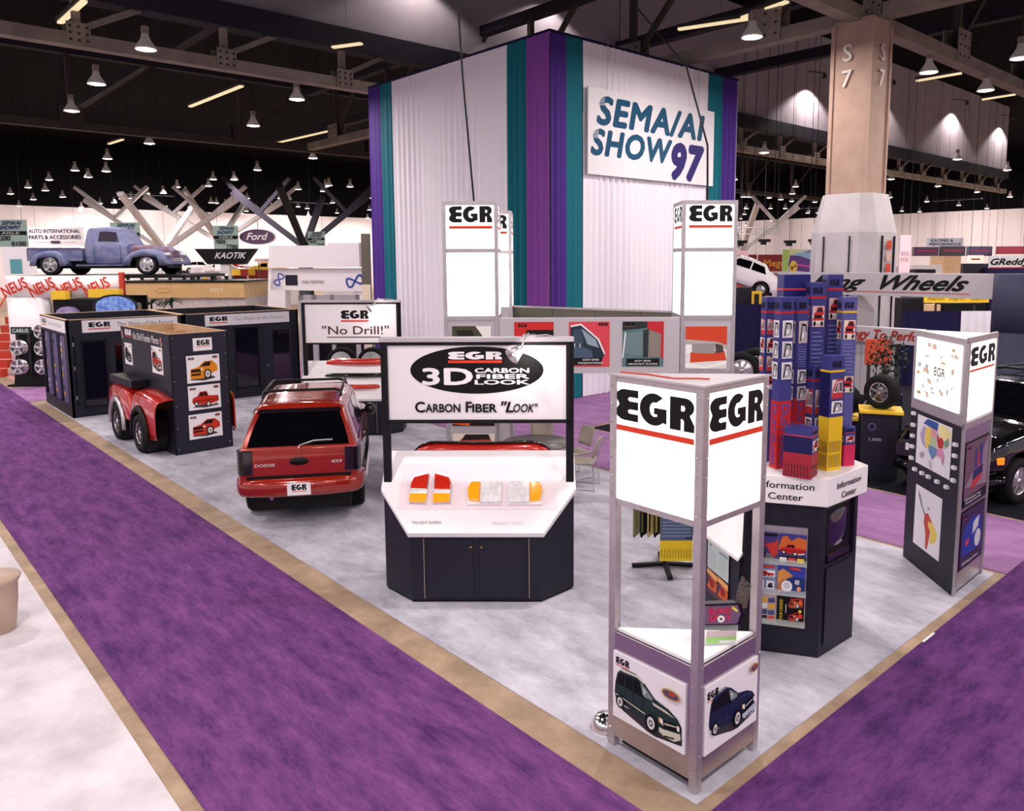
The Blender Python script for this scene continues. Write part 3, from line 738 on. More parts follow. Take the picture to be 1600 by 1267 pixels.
p = Print((-.41, -.41, 0), (1, 0, 0))
p.rect(.12, 2.30, .70, 2.92, C('EFEBE6')); p.art(.12, 2.30, .58, .62, [('4A4A38', [(0,0),(0,1),(.6,1),(.9,.6),(.75,0)]), ('2A2A22', [(.1,.9),(.5,.9),(.7,.55),(.2,.6)]), ('8A8A78', [(.5,.55),(.85,.55),(.8,.4),(.5,.4)])])
p.rect(.10, 1.40, .74, 2.0, C('2A1410')); p.art(.10, 1.40, .64, .60, [('E0601E', [(0,.05),(.25,.7),(.5,.95),(.5,.3),(.4,.0)]), ('E0601E', [(.6,.9),(.95,1),(1,.4),(.8,.3)]), ('7A1A0E', [(.25,.5),(.5,.8),(.55,.4)])])
p.rect(.10, .72, .74, 1.28, C('E8D8CC')); p.art(.10, .72, .64, .56, [('B8442A', [(0,.55),(.2,.85),(.9,.85),(1,.5),(1,.1),(0,.1)]), ('F2C8A8', [(.05,.6),(.95,.62),(.95,.35),(.05,.3)]), ('2A2020', [(.2,.82),(.3,.98),(.85,.98),(.9,.84)])])
p.build('poster', tl)
tr_ = light_tower('right glowing tower over the booth, left of the product cartons', PR-en*.41, TR)
p = Print((-.41, -.41, 0), (1, 0, 0)); p.rect(.08, 2.26, .70, 2.90, C('E7E3E2'))
p.art(.08, 2.26, .62, .64, [('D24A2E', [(0,.66),(0,1),(1,1),(1,.55),(.75,.62)]), ('D24A2E', [(.12,.40),(.95,.42),(1,.2),(.12,.15)]), ('B5B0AC', [(0,.70),(.75,.64),(1,.56),(1,.46),(.8,.52),(0,.56)]), ('F4F2EE', [(0,.58),(.14,.58),(.14,.38),(0,.36)]),
      ('9A9590', [(.16,.60),(.7,.60),(.72,.36),(.16,.38)]), ('4E4A46', [(.72,.60),(.9,.56),(.93,.40),(.74,.36)]), ('F4F2EE', [(0,.14),(.5,.06),(1,.2),(1,.1),(.5,-.0),(0,.03)])])
p.build('poster', tr_)
third = atd(766, 420, 14.3)
t3 = light_tower('farther glowing tower half hidden behind the left one', (third.x, third.y, 0), TR)
t = thing('header_panel', 'grey header panel with accessory posters between the two glowing towers', 'panel', PL+ex*.42, TR)
MB().box(0, -.01, 2.2, 2.70, .07, 3.04, 'grey_laminate').build('board', t, .004)
p = Print((0, -.012, 0), (1, 0, 0)); K = C('17151A'); W_ = C('F2EEF0')
p.rect(.22, 2.30, .81, 2.98, C('C93030')); p.rect(.40, 2.30, .81, 2.86, C('20181C')); p.egr(.28, 2.90, .13, .05); p.rect(.46, 2.5, .75, 2.6, C('E9D8D0'))
p.build('poster', t)
p = Print((0, -.012, 0), (1, 0, 0)); p.rect(1.04, 2.30, 1.65, 2.98, C('D64A55'))
p.art(1.04, 2.30, .61, .68, [('2A3440', [(.02,.2),(.04,.92),(.3,.95),(.72,.62),(.88,.28),(.80,.12),(.05,.14)]), ('E6E2E4', [(.04,.92),(.3,.96),(.74,.62),(.9,.28),(.86,.28),(.70,.6),(.29,.92),(.05,.88)]),
   ('8EA0AE', [(.3,.86),(.66,.6),(.74,.42),(.45,.5)]), ('3F4C5C', [(.07,.62),(.12,.84),(.32,.84),(.36,.58),(.3,.44),(.1,.46)]), ('4A5A70', [(.04,.36),(.1,.44),(.32,.46),(.55,.36),(.6,.16),(.04,.2)]),
   ('DDDDE0', [(.13,.44),(.15,.44),(.15,.52),(.13,.52)]), ('DDDDE0', [(.26,.44),(.28,.44),(.28,.52),(.26,.52)]), ('17151A', [(.12,.04),(.8,.04),(.8,.2),(.12,.2)])])
p.egr(1.48, 2.92, .14, .045); p.text('BODY SERIES', 1.25, 2.395, .026, W_, w=.24, bold=.01); p.text('WINDOWVISORS', 1.17, 2.345, .026, W_, w=.38, bold=.01)
p.build('poster', t)
p = Print((0, -.012, 0), (1, 0, 0)); p.rect(1.84, 2.30, 2.46, 2.98, C('5C7A7E'))
p.art(1.84, 2.30, .62, .68, [('2C3434', [(0,1),(1,1),(1,.8),(.6,.86),(.2,.82),(0,.8)]), ('C43038', [(.6,1),(1,1),(1,.18),(.93,.2),(.94,.72),(.6,.84)]), ('6E8488', [(.06,.3),(.10,.74),(.52,.80),(.5,.22)]), ('31393C', [(.5,.80),(.64,.84),(.62,.2),(.5,.22)]),
   ('8A8078', [(.64,.82),(.94,.72),(.92,.22),(.63,.2)]), ('E8ECEC', [(0,.2),(.03,.2),(.09,.74),(.06,.78)]), ('17151A', [(.1,.02),(.9,.02),(.9,.18),(.1,.18)])])
p.egr(1.88, 2.92, .14, .045); p.text('BODY SERIES', 2.03, 2.375, .024, W_, w=.24, bold=.01); p.text('HEADLIGHT GUARDS', 1.93, 2.33, .024, W_, w=.44, bold=.01)
p.build('poster', t)
def olive_header(label, a, b):
    a = V(a); b = V(b); d = b-a; t = thing('header_panel', label, 'panel', (a.x, a.y, 0), atan2(d.y, d.x)); L = d.length; n = 4
    for k in range(n): MB().box(L*k/n+.005, -.03, 2.2, L*(k+1)/n-.005, .03, 3.04, mat('olive', '5F5B50', .6)).build('panel', t)
    MB().box(0, -.04, 3.04, L, .04, 3.07, 'alu').build('top_rail', t)
RB = PR-en*.84
olive_header('olive header panel along the back between the glowing towers', (third.x+ex.x*.42, third.y+ex.y*.42), (RB.x-ex.x*.1, RB.y-ex.y*.1))
q = PL-en*.84; olive_header('olive header panel from the left glowing tower to the one behind it', (q.x, q.y), (third.x+en.x*.42, third.y+en.y*.42))

def cable(name, label, pts, r=.012, m='black', cat='cable'):
    return tag(MB().tube(pts, r, m, 6).build(name), label, cat)
q = PL-en*.41; cable('power_cable', 'black power cable dropping to the left glowing tower', [(q.x+.05, q.y, 4.77), (q.x-.05, q.y-.10, 6.6), (q.x-.08, q.y-.2, 8.5), (q.x-.1, q.y-.3, 18)], .016)
q = PR-en*.41; s_ = atd(1073, 105, 12.2)
cable('power_cable', 'black power cable dropping to the right glowing tower', [(q.x+.05, q.y, 4.77), (q.x+.03, q.y, 5.6), tuple(s_), tuple(atd(985, 0, 14.5)), tuple(atd(900, -80, 17))], .016)

# ------------------------------------------------------------------ triangular corner tower (nearest)
t = thing('corner_tower', 'nearest triangular aluminium display tower with glowing logo box', 'display tower', (-3.16, 4.40, 0)); NT = t
a, b = -.88, .83
for x, y in ((a+.04, .035), (-.035, .035), (-.035, b-.04)):
    MB().box(x-.035, y-.035, 0, x+.035, y+.035, 3.02, 'alu').build('post', t, .006)
tri = lambda i=0: [(a+i*2.4, i), (-i, i), (-i, b-i*2.4)]
MB().prism(tri(.03), .97, 1.0, 'white_lam').build('shelf', t, .004)
for sgn in (0, 1):
    mb = MB()
    if sgn == 0: mb.box(a+.06, .004, .09, -.06, .02, .97, 'alu_sheet')
    else: mb.box(-.02, .06, .09, -.004, b-.06, .97, 'alu_sheet')
    mb.build('base_panel', t, .002)
mb = MB(); h0 = V((a+.05, .07, 0)); h1 = V((-.07, b-.05, 0)); mb.bar(h0+V((0, 0, .53)), h1+V((0, 0, .53)), .012, .88, 'alu_sheet'); mb.build('base_panel', t)
MB().prism(tri(.05), .03, .05, 'black').build('plinth', t)
for z in (2.04, 2.998):
    MB().box(a+.076, .004, z-.022, -.071, .032, z+.022, 'alu').build('frame_rail', t); MB().box(-.032, .071, z-.022, -.004, b-.076, z+.022, 'alu').build('frame_rail', t)
    MB().bar((a+.10, .09, z), (-.09, b-.10, z), .03, .044, 'alu').build('frame_rail', t)
MB().prism([(a-.005, -.006), (.006, -.006), (.006, b+.005)], 3.021, 3.036, 'grey_laminate').build('cap', t)
MB().box(a+.07, .012, 2.065, -.07, .03, 2.985, 'lightbox').build('light_panel', t)
MB().box(-.03, .07, 2.065, -.012, b-.07, 2.985, 'lightbox').build('light_panel', t)
mb = MB(); mb.bar((a+.1, .06, 2.52), (-.06, b-.1, 2.52), .015, .9, 'lightbox'); mb.build('light_panel', t)
p = Print((a, .01, 0), (1, 0, 0), lift=.004); p.egr(.065, 2.69, .735, .24, gap=.17, bh=.18); p.build('lettering', t)
p = Print((-.01, 0, 0), (0, 1, 0), lift=.004); p.egr(.080, 2.69, .675, .245, gap=.17, bh=.18); p.build('lettering', t)
rv = MB()
for k in range(7):
    for z in (.15+.135*k, 2.1+.14*k):
        for x in (a+.03, -.045): rv.lathe([(.007, 0), (.005, -.005), (0, -.006)], 'chrome', 6, 'y', (x, .0, z))
        for y in (.045, b-.03): rv.lathe([(.007, 0), (.005, .005), (0, .006)], 'chrome', 6, 'x', (.0, y, z))
rv.build('rivets', t)
MB().box(a+.07, -.012, .27, -.10, .004, .82, 'white').build('poster_board', t, .003)
p = Print((a, -.012, 0), (1, 0, 0)); p.egr(.10, .73, .14, .055); p.art(.085, .29, .68, .42, suv_art('27363A', '10161A', 'CFCBB8')); oval_logo(p, .66, .70, .085, .04); p.build('poster', t)
MB().box(-.004, .08, .27, .012, .77, .81, 'white').build('poster_board', t, .003)
p = Print((.012, 0, 0), (0, 1, 0)); p.egr(.10, .70, .14, .06); p.art(.12, .32, .62, .40, suv_art('1E2346', '0E1018', 'B9C0D0', '30365A')); oval_logo(p, .69, .75, .05, .035); p.build('poster', t)
cable('red_cable', 'thin red cable lying on top of the nearest display tower', [(-3.98, 4.46, 3.043), (-3.75, 4.52, 3.043), (-3.5, 4.50, 3.043), (-3.38, 4.62, 3.043), (-3.3, 4.66, 3.043)], .006, 'red_cable')

# mirror sample standing on the shelf of the corner tower
t = thing('mirror_display', 'black door mirror on a clear stand on the white shelf', 'mirror', (-3.28, 4.80, 1.0), radians(52))
mb = MB(); mb.prism([(-.16, -.05), (.15, -.05), (.15, .07), (-.16, .07)], 0, .012, 'clear_acrylic'); mb.add([(-.17,.02,.20),(-.12,-.05,.01),(.14,-.05,.01),(.17,.02,.20)], [(0,1,2,3)], 'clear_acrylic'); mb.build('stand', t)
mb = MB(); mb.M = Matrix.Translation((0, 0, .24))
out = arc(-.11, .0, .09, .085, 90, 270, 8)+[(.17, -.09), (.20, .0), (.17, .085)]
n = len(out); mb.add([(x, -.04, z) for x, z in out]+[(x*.8, .06, z*.8) for x, z in out], [tuple(range(n))]+[(i, n+i, n+(i+1)%n, (i+1)%n) for i in range(n)]+[tuple(reversed(range(n, 2*n)))], 'black_gloss'); mb.build('housing', t, .008)
mb = MB(); mb.M = Matrix.Translation((0, -.043, .24)); o2 = [(x*.86-.008, z*.84) for x, z in out]; mb.add([(x, 0, z) for x, z in o2], [tuple(range(n))], 'alu_sheet'); mb.build('mirror_glass', t)
p = Print((0, -.046, .24), (1, 0, 0)); p.text('BLIND', -.08, .01, .045, C('E8305A'), w=.17, bold=.02); p.text('SPOT', -.08, -.05, .045, C('E8305A'), w=.17, bold=.02); p.ell(.01, -.03, .028, .028, C('F2F0EE')); p.ell(.01, -.03, .010, .010, C('2A5A40')); p.poly([(.09,.05),(.13,.02),(.14,.035),(.10,.065)], C('E8E060')); p.build('print', t)
p = Print((0, -.052, .02), (1, 0, 0)); p.rect(-.10, 0, .13, .05, C('A8DD84')); p.rect(.0, .0, .13, .022, C('EDF2EC')); p.rect(-.10, .05, .13, .10, C('D8C8C8')); p.build('price_card', t)
mb = MB(); mb.add([(.12,.0,.22),(.23,.02,.26),(.27,.05,.42),(.20,.05,.50),(.16,.03,.40)], [(0,1,2,3,4)], 'checker_plate'); mb.build('tread_plate', t, 0, solid=.01)

# chrome floor lamp dome beside the corner tower
t = thing('dome_lamp', 'chrome dome spotlight lying on the carpet behind the nearest tower', 'lamp', (-4.17, 4.52, 0))
MB().lathe([(.11, 0), (.12, .03), (.11, .08), (.07, .13), (0, .15)], 'chrome', 20).build('dome', t)
MB().lathe([(.13, 0), (.13, .012), (.10, .012)], 'alu', 20).build('rim', t)

# ------------------------------------------------------------------ map kiosk
t = thing('map_kiosk', 'triangular kiosk with coloured maps and a glowing top at the right', 'kiosk', (-4.12, 10.21, 0), atan2(-.85, .92))
L = 1.2525; tri = [(0, 0), (L, 0), (L*.43, .73)]
MB().prism(tri, 0.0, 2.0, 'navy').build('body', t, .006)
MB().prism([(.0, .0), (L, .0), (L*.43, .73)], 2.0, 3.0, 'alu').build('light_box', t, .006)
mb = MB(); mb.box(.10, -.012, 2.14, L-.09, .0, 2.92, 'lightbox'); mb.build('light_panel', t)
p = Print((0, -.012, 0), (1, 0, 0)); rnd = random.Random(4)
p.text('EGR', L*.46, 2.50, .10, C('6A5A48'), bold=.03)
for k in range(34):
    u = .14+rnd.random()*(L-.32); v = 2.18+rnd.random()*.68
    if abs(u-L*.53) < .2 and abs(v-2.55) < .1: continue
    c = rnd.choice(('F0D8C0', 'E8C8A0', 'C8D0E8', 'E0E0E8', 'F0C8B0', 'D8B890')); p.rect(u, v, u+.03+.08*rnd.random(), v+.02+.05*rnd.random(), C(c))
p.build('product_print', t)['kind'] = 'stuff'
p = Print((0, 0, 0), (1, 0, 0)); p.rect(.21, 1.33, 1.05, 1.95, C('E6E2E8'))
US = [('3A5AA0', [(.18,.86),(.30,.98),(.62,.98),(.60,.82),(.34,.84)]), ('F0E2A0', [(.62,.95),(.82,.98),(.97,.9),(.95,.7),(.7,.72)]), ('B8A0C8', [(.10,.62),(.20,.82),(.26,.80),(.24,.55),(.3,.38),(.16,.46)]), ('E8D060', [(.26,.80),(.42,.84),(.42,.40),(.3,.40),(.26,.58)]),
      ('E0A0A8', [(.42,.84),(.58,.82),(.58,.66),(.42,.66)]), ('B8C8A0', [(.42,.65),(.60,.65),(.60,.50),(.42,.50)]), ('6A90B8', [(.38,.48),(.62,.48),(.60,.34),(.50,.22),(.38,.36)]), ('C03A3A', [(.60,.78),(.68,.70),(.74,.74),(.80,.66),(.78,.54),(.66,.50),(.62,.62)]),
      ('D890B8', [(.62,.48),(.78,.52),(.84,.40),(.80,.20),(.74,.34),(.62,.34)]), ('7FA08A', [(.80,.66),(.92,.78),(.94,.66),(.84,.56)]), ('A8A0B0', [(.12,.22),(.22,.30),(.26,.22),(.16,.14)]), ('C8C0C8', [(.40,.18),(.44,.06),(.5,.02),(.46,.18)])]
p.art(.21, 1.33, .84, .62, US); p.build('map', t)
p = Print((0, 0, 0), (1, 0, 0)); p.rect(.26, .29, .92, 1.06, C('E6E2E8'))
p.art(.26, .29, .66, .77, [('7A8090', [(.10,.92),(.2,.86),(.3,.70),(.42,.60),(.38,.58),(.24,.70),(.14,.82)]), ('C85048', [(.40,.60),(.52,.64),(.68,.54),(.66,.44),(.6,.22),(.54,.04),(.48,.05),(.46,.3),(.38,.46)]), ('E8CC60', [(.56,.52),(.72,.52),(.90,.40),(.84,.26),(.70,.18),(.64,.20),(.66,.36),(.54,.44)]), ('7A8090', [(.48,.72),(.56,.74),(.58,.71),(.5,.70)])])
p.build('map', t)
for (u, z) in [(.12, 1.94), (.12, 1.79), (.12, 1.65), (.12, 1.51), (.12, 1.36), (.23, 1.24), (.42, 1.24), (.58, 1.24), (.80, 1.24), (1.16, 1.78), (1.16, 1.65), (1.16, 1.51), (1.16, 1.36), (1.02, 1.24)]:
    MB().prism([(u-.035, 0), (u+.035, 0), (u+.03, -.035), (u-.03, -.035)], z-.02, z+.02, 'white').build('card_holder', t)
# right side of the kiosk: aluminium frame, posters, glowing logo
e = V((L*.57, -.73, 0)); sl = e.length; e.normalize(); S0 = V((L, 0, 0)); e = -e
ang = atan2(e.y, e.x); R = Matrix.Translation(S0) @ Matrix.Rotation(ang, 4, 'Z')
def sidebox(u0, z0, u1, z1, m, name, d=.012):
    mb = MB(); mb.M = R; mb.box(u0, -d, z0, u1, .004, z1, m); return mb.build(name, t)
sidebox(0, .03, sl, 1.98, 'alu_sheet', 'side_panel', .006)
sidebox(.06, 2.06, sl-.04, 2.94, 'lightbox', 'light_panel', .014)
sidebox(.0, 1.96, sl, 2.04, 'alu', 'frame_rail', .02); sidebox(0, 2.95, sl, 3.02, 'alu', 'frame_rail', .02); sidebox(0, 0, .07, 3.0, 'alu', 'post', .022); sidebox(sl-.05, 0, sl, 3.0, 'alu', 'post', .022)
nn = V((e.y, -e.x, 0))
p = Print(S0+nn*.016, e, lift=.004); p.egr(.08, 2.68, sl-.16, .22, gap=.16, bh=.12); p.build('lettering', t)
pz = [(1.02, 1.80), (.26, .98)]
for k, (z0, z1) in enumerate(pz):
    sidebox(.12, z0, sl-.08, z1, 'black', 'poster_board', .014)
    p = Print(S0+nn*.016, e); w = sl-.24; h = z1-z0-.04
    p.rect(.14, z0+.02, .14+w, z1-.02, C('6A4E62' if k == 0 else '3E2A4E')); p.egr(.17, z1-.10, .14, .04, 'black')
    if k == 0:
        p.art(.14, z0+.02, w, h, [('8E7486', [(0,.3),(.5,.6),(1,1),(1,.2)]), ('2E2A5E', [(.34,.34),(.78,.40),(.80,.56),(.36,.52)]), ('B8343A', [(.28,.20),(.72,.32),(.78,.42),(.34,.36)]), ('3A3A80', [(.42,.54),(.52,.55),(.50,.88),(.42,.82)]), ('B8343A', [(.52,.55),(.62,.56),(.60,.80),(.51,.78)]), ('3A3A80', [(.62,.56),(.74,.57),(.74,.92),(.62,.90)]), ('1A1620', [(0,0),(1,0),(1,.16),(0,.1)])])
        p.text('EGR DustGuard "New"', .19, z0+.075, .028, C('F2EEF0'), w=w*.7); p.text('THE SHAPE OF THE FUTURE', .19, z0+.035, .022, C('F2EEF0'), w=w*.7)
    else:
        p.art(.14, z0+.02, w, h, [('2A3A9A', [(.05,.2),(.1,.7),(.5,.85),(.9,.75),(.95,.2)]), ('C8C4CC', [(.5,.5),(.75,.6),(.78,.8),(.52,.72)]), ('C8C4CC', .75, .38, .14, .16), ('D04040', [(.2,.35),(.35,.4),(.35,.5),(.2,.45)])])
        p.text('EGR Window Covers', .22, z0+.05, .034, C('F2EEF0'), w=w*.7)
    p.build('poster', t)
# ------------------------------------------------------------------ information centre
t = thing('information_kiosk', 'navy information kiosk with white header, literature racks and a television', 'kiosk', (0, 0, 0))
main = [(-3.53, 7.58), (-3.55, 6.91), (-4.12, 6.57), (-4.62, 7.2), (-4.15, 7.95)]
hdr = [(-3.47, 7.64), (-3.49, 6.87), (-4.15, 6.48), (-4.72, 7.22), (-4.2, 8.03)]
# body with the television opening left out of its right face
low = MB(); low.prism(main, 0, .93, 'navy'); low.prism([(-3.60, 6.91-.02), (-3.55, 6.91), (-3.545, 6.96), (-3.60, 6.96)], .93, 1.55, 'navy')
back = [(-3.98, 7.67), (-3.98, 6.66), (-4.12, 6.57), (-4.62, 7.2), (-4.15, 7.95)]
low.prism(back, .93, 1.55, 'navy'); low.prism([(-3.53, 7.58), (-3.532, 7.52), (-3.98, 7.58), (-3.98, 7.67)], .93, 1.55, 'navy')
low.prism([(-3.55, 6.91), (-3.60, 6.96), (-3.98, 6.76), (-3.98, 6.655)], .93, 1.55, 'navy'); low.build('body', t)
MB().prism(hdr, 1.55, 1.83, 'white_lam').build('header', t, .006)
p = Print((-3.488, 6.87, 0), (.02, .77, 0), lift=.004); p.text('Information', .39, 1.70, .06, C('1A181C'), al='c', w=.46, bold=.012); p.text('Center', .39, 1.595, .06, C('1A181C'), al='c', w=.28, bold=.012); p.build('lettering', t)
rd = V((.57, .34, 0)).normalized()
p = Print((-4.15, 6.48, 0), (.66, .39, 0), lift=.004); p.text('Information', .38, 1.705, .065, C('1A181C'), al='c', w=.52, bold=.008); p.text('Center', .38, 1.595, .065, C('1A181C'), al='c', w=.32, bold=.008); p.build('lettering', t)
# television
tv = MB(); tv.box(-3.90, 6.99, .95, -3.56, 7.50, 1.50, 'black'); tvo = tv.build('television', t, .02)
P = [[(-3.57+.045*(1-(2*i/8-1)**2)*(1-(2*j/8-1)**2), 7.02+.45*i/8, 1.05+.42*j/8) for i in range(9)] for j in range(9)]
MB().grid(P, 'tv_glass').build('screen', tvo)
MB().box(-3.56, 7.02, .955, -3.545, 7.47, 1.02, 'black_gloss').build('control_strip', tvo)
MB().add([(-3.533, 6.98, .10), (-3.52, 7.53, .10), (-3.52, 7.53, .90), (-3.533, 6.98, .90)], [(0,1,2,3)], 'navy_face').build('door', t)
# literature rack on the front face
o0 = V((-4.01, 6.635, 0)); n_ = V((rd.y, -rd.x, 0))
R = Matrix.Translation(o0) @ Matrix.Rotation(atan2(rd.y, rd.x), 4, 'Z')
mb = MB(); mb.M = R; mb.box(-.10, -.02, .32, .40, 0, 1.31, 'alu'); rk = mb.build('literature_rack', t)
for z in (.32, .63, .94):
    mb = MB(); mb.M = R; mb.box(-.10, -.075, z, .40, -.02, z+.05, 'clear_acrylic'); mb.build('pocket', rk)
rnd = random.Random(12)
rock = ('C8642E', [(0,.55),(.12,.9),(.3,.95),(.45,.78),(.7,.92),(1,.86),(1,.5),(0,.45)])
tiles = [('16121A', [(0,0),(1,0),(1,.24),(0,.24)]), ('D8D0D0', [(.04,.03),(.3,.03),(.3,.2),(.04,.2)]), ('C8484A', [(.36,.03),(.62,.03),(.62,.2),(.36,.2)]), ('E0B83A', [(.68,.03),(.94,.03),(.94,.2),(.68,.2)])]
def small(shapes, x, y, w, h): return [((q[0], [(x+a*w, y+b*h) for a, b in q[1]]) if len(q) == 2 else (q[0], x+q[1]*w, y+q[2]*h, q[3]*w, q[4]*h)) for q in shapes]
mosaic = [(rnd.choice(('C84038', 'E8E0E0', '4A4A78', 'D8A040', '8A8A98', '2A2430')), [(x, y), (x+.28, y+.03), (x+.26, y+.2), (x-.02, y+.16)]) for x in (.03, .36, .68) for y in (.03, .24, .46, .68)]
art = [('4A3A7A', [('16141E', [(0,.86),(1,.9),(1,.97),(0,.97)]), ('C43A34', [(0,.5),(.9,.7),(1,.8),(1,.3),(.8,.1),(.5,.55)]), ('2A2832', [(0,.1),(.1,.4),(.4,.5),(.5,.3),(.45,.0),(0,0)]), ('6A6672', [(.45,0),(.5,.3),(.75,.25),(.85,0)])]),
       ('3E3A86', [rock]+small(pickup_art('B82A2A'), .02, .26, .96, .42)+tiles),
       ('7A80A8', [('C23A3A', [(.1,.82),(.9,.84),(.9,.92),(.1,.9)]), ('E8E4E4', [(.08,.5),(.92,.52),(.92,.76),(.08,.74)])]+small(pickup_art('B82A2A'), .1, .53, .8, .2)+[('D8D4D8', [(.1,.1),(.45,.1),(.45,.4),(.1,.4)]), ('B84040', [(.15,.15),(.35,.15),(.4,.32),(.15,.3)]), ('D8D4D8', [(.55,.1),(.9,.1),(.9,.4),(.55,.4)]), ('2A2430', [(.6,.15),(.85,.15),(.8,.34),(.65,.3)])]),
       ('34419A', [('CE8A4A', [(0,0),(0,.74),(.18,.86),(.36,.78),(.6,.6),(.5,.4),(.2,.2),(.1,0)]), ('A8684A', [(0,.3),(.2,.5),(.3,.4),(.1,.1),(0,.05)]), ('26336E', [(.25,.12),(.3,.5),(.55,.62),(1,.56),(1,.05),(.4,.02)]), ('B8B4B8', [(.62,.36),(.78,.34),(.8,.5),(.64,.5)]), ('E8E6EA', .34, .26, .2, .2), ('C8C4CC', .34, .28, .13, .13), ('E08A6A', .78, .2, .08, .08), ('D04030', [(.45,.86),(.85,.84),(.8,.92),(.5,.95)])]),
       ('B8A8A8', mosaic), ('120E14', [('8A2A20', [(.45,.55),(.95,.62),(.95,.95),(.5,.92)])]+small(front_art('D85A30'), .42, .56, .54, .36)+small(front_art('C83A30'), .42, .1, .54, .36)+[('E8C83A', .85, .5, .06, .05), ('B8B4B8', [(.32,.4),(.35,.4),(.35,.7),(.32,.7)])])]
k = 0
for z in (.955, .645, .335):
    for u, w in ((-.09, .215), (.135, .255)):
        m_ = R @ Matrix.Translation((u, -.04, z)); c, sh = art[k]; k += 1
        mb = MB(); mb.M = m_; mb.box(0, 0, 0, w, .012, .29, C(c)); lab = ['purple brochure with a red car', 'brochure with a red car on an orange hillside', 'brochure with a red logo and two small pictures', 'blue brochure with a round spare wheel', 'pale brochure of assorted car pictures', 'black brochure reading your choice'][k-1]
        o = tag(mb.build('brochure'), lab+' in the information kiosk rack', 'brochure', 'brochures in the kiosk rack')
        p = Print(m_ @ V((0, -.001, 0)), rd, lift=.0015); p.art(0, 0, w, .29, sh)
        if k == 6: p.text('YOUR CHOICE!', .055, .03, .030, C('E8C83A'), w=.22, rot=pi/2)
        if k == 4: p.text('EGR', .10, .25, .022, C('D04030'), bold=.02)
        p.build('cover_print', o)
# writing desk wing
t = thing('writing_desk', 'navy side desk with sloping white top and order forms beside the information kiosk', 'desk', (0, 0, 0))
we = V((.66, -.35, 0)).normalized(); wn = V((we.y, -we.x, 0))
A = V((-4.72, 6.60, 0)); wing = [A, A+we*.78, A+we*.84+V((-.02, .33, 0)), A+V((.22, .48, 0))]
wp = [(q.x, q.y) for q in wing]
dist = lambda x, y: -(V((x, y, 0))-A).dot(wn)
MB().prism(wp, 0, 1.0, 'navy', ztop=lambda x, y: 1.06+dist(x, y)*.75).build('body', t)
w2 = [A+wn*.03-we*.02, A+we*.80+wn*.03, A+we*.85+V((-.02, .33, 0)), A+V((.22, .48, 0))]
base = [(q.x, q.y, 1.065+dist(q.x, q.y)*.75) for q in w2]; MB().add(base+[(x, y, z+.03) for x, y, z in base], [(3,2,1,0),(4,5,6,7),(0,1,5,4),(1,2,6,5),(2,3,7,6),(3,0,4,7)], 'white_lam').build('top', t)
mb = MB(); mb.add([(q.x, q.y, z) for q, z in ((wing[1]+we*.02, 0), (wing[2]+we*.02, 0), (wing[2]+we*.02, 1.55), (wing[1]+we*.02+V((0, .06, 0)), 1.55))], [(0,1,2,3)], 'navy_dark'); mb.build('end_panel', t, solid=.03)
p = Print(A+wn*.012, we); p.rect(.15, .74, .60, 1.03, C('B9C4C4')); 
for k in range(9): p.rect(.17, .77+.022*k, .36 if k % 3 else .33, .774+.022*k, C('7E8A8E'), False); p.rect(.40, .77+.022*k, .58, .774+.022*k, C('7E8A8E'), False)
p.k += 1; p.text('EGR', .19, .985, .022, C('3A4A58'), bold=.02); p.rect(.40, .97, .58, 1.0, C('8A9498')); p.build('order_form', t)
p = Print(A+wn*.012, we); p.rect(.15, .48, .375, .73, C('5A3A4A')); p.rect(.385, .48, .60, .73, C('5A3A4A'))
for q in (.15, .385):
    p.art(q, .48, .22, .25, [('C85A2E', [(0,.2),(.5,.9),(1,.6),(.9,.2)]), ('8A2A2A', .5, .5, .25, .2), ('E0A060', [(0,.8),(1,.7),(1,.95),(0,1)])])
p.build('brochure_print', t)

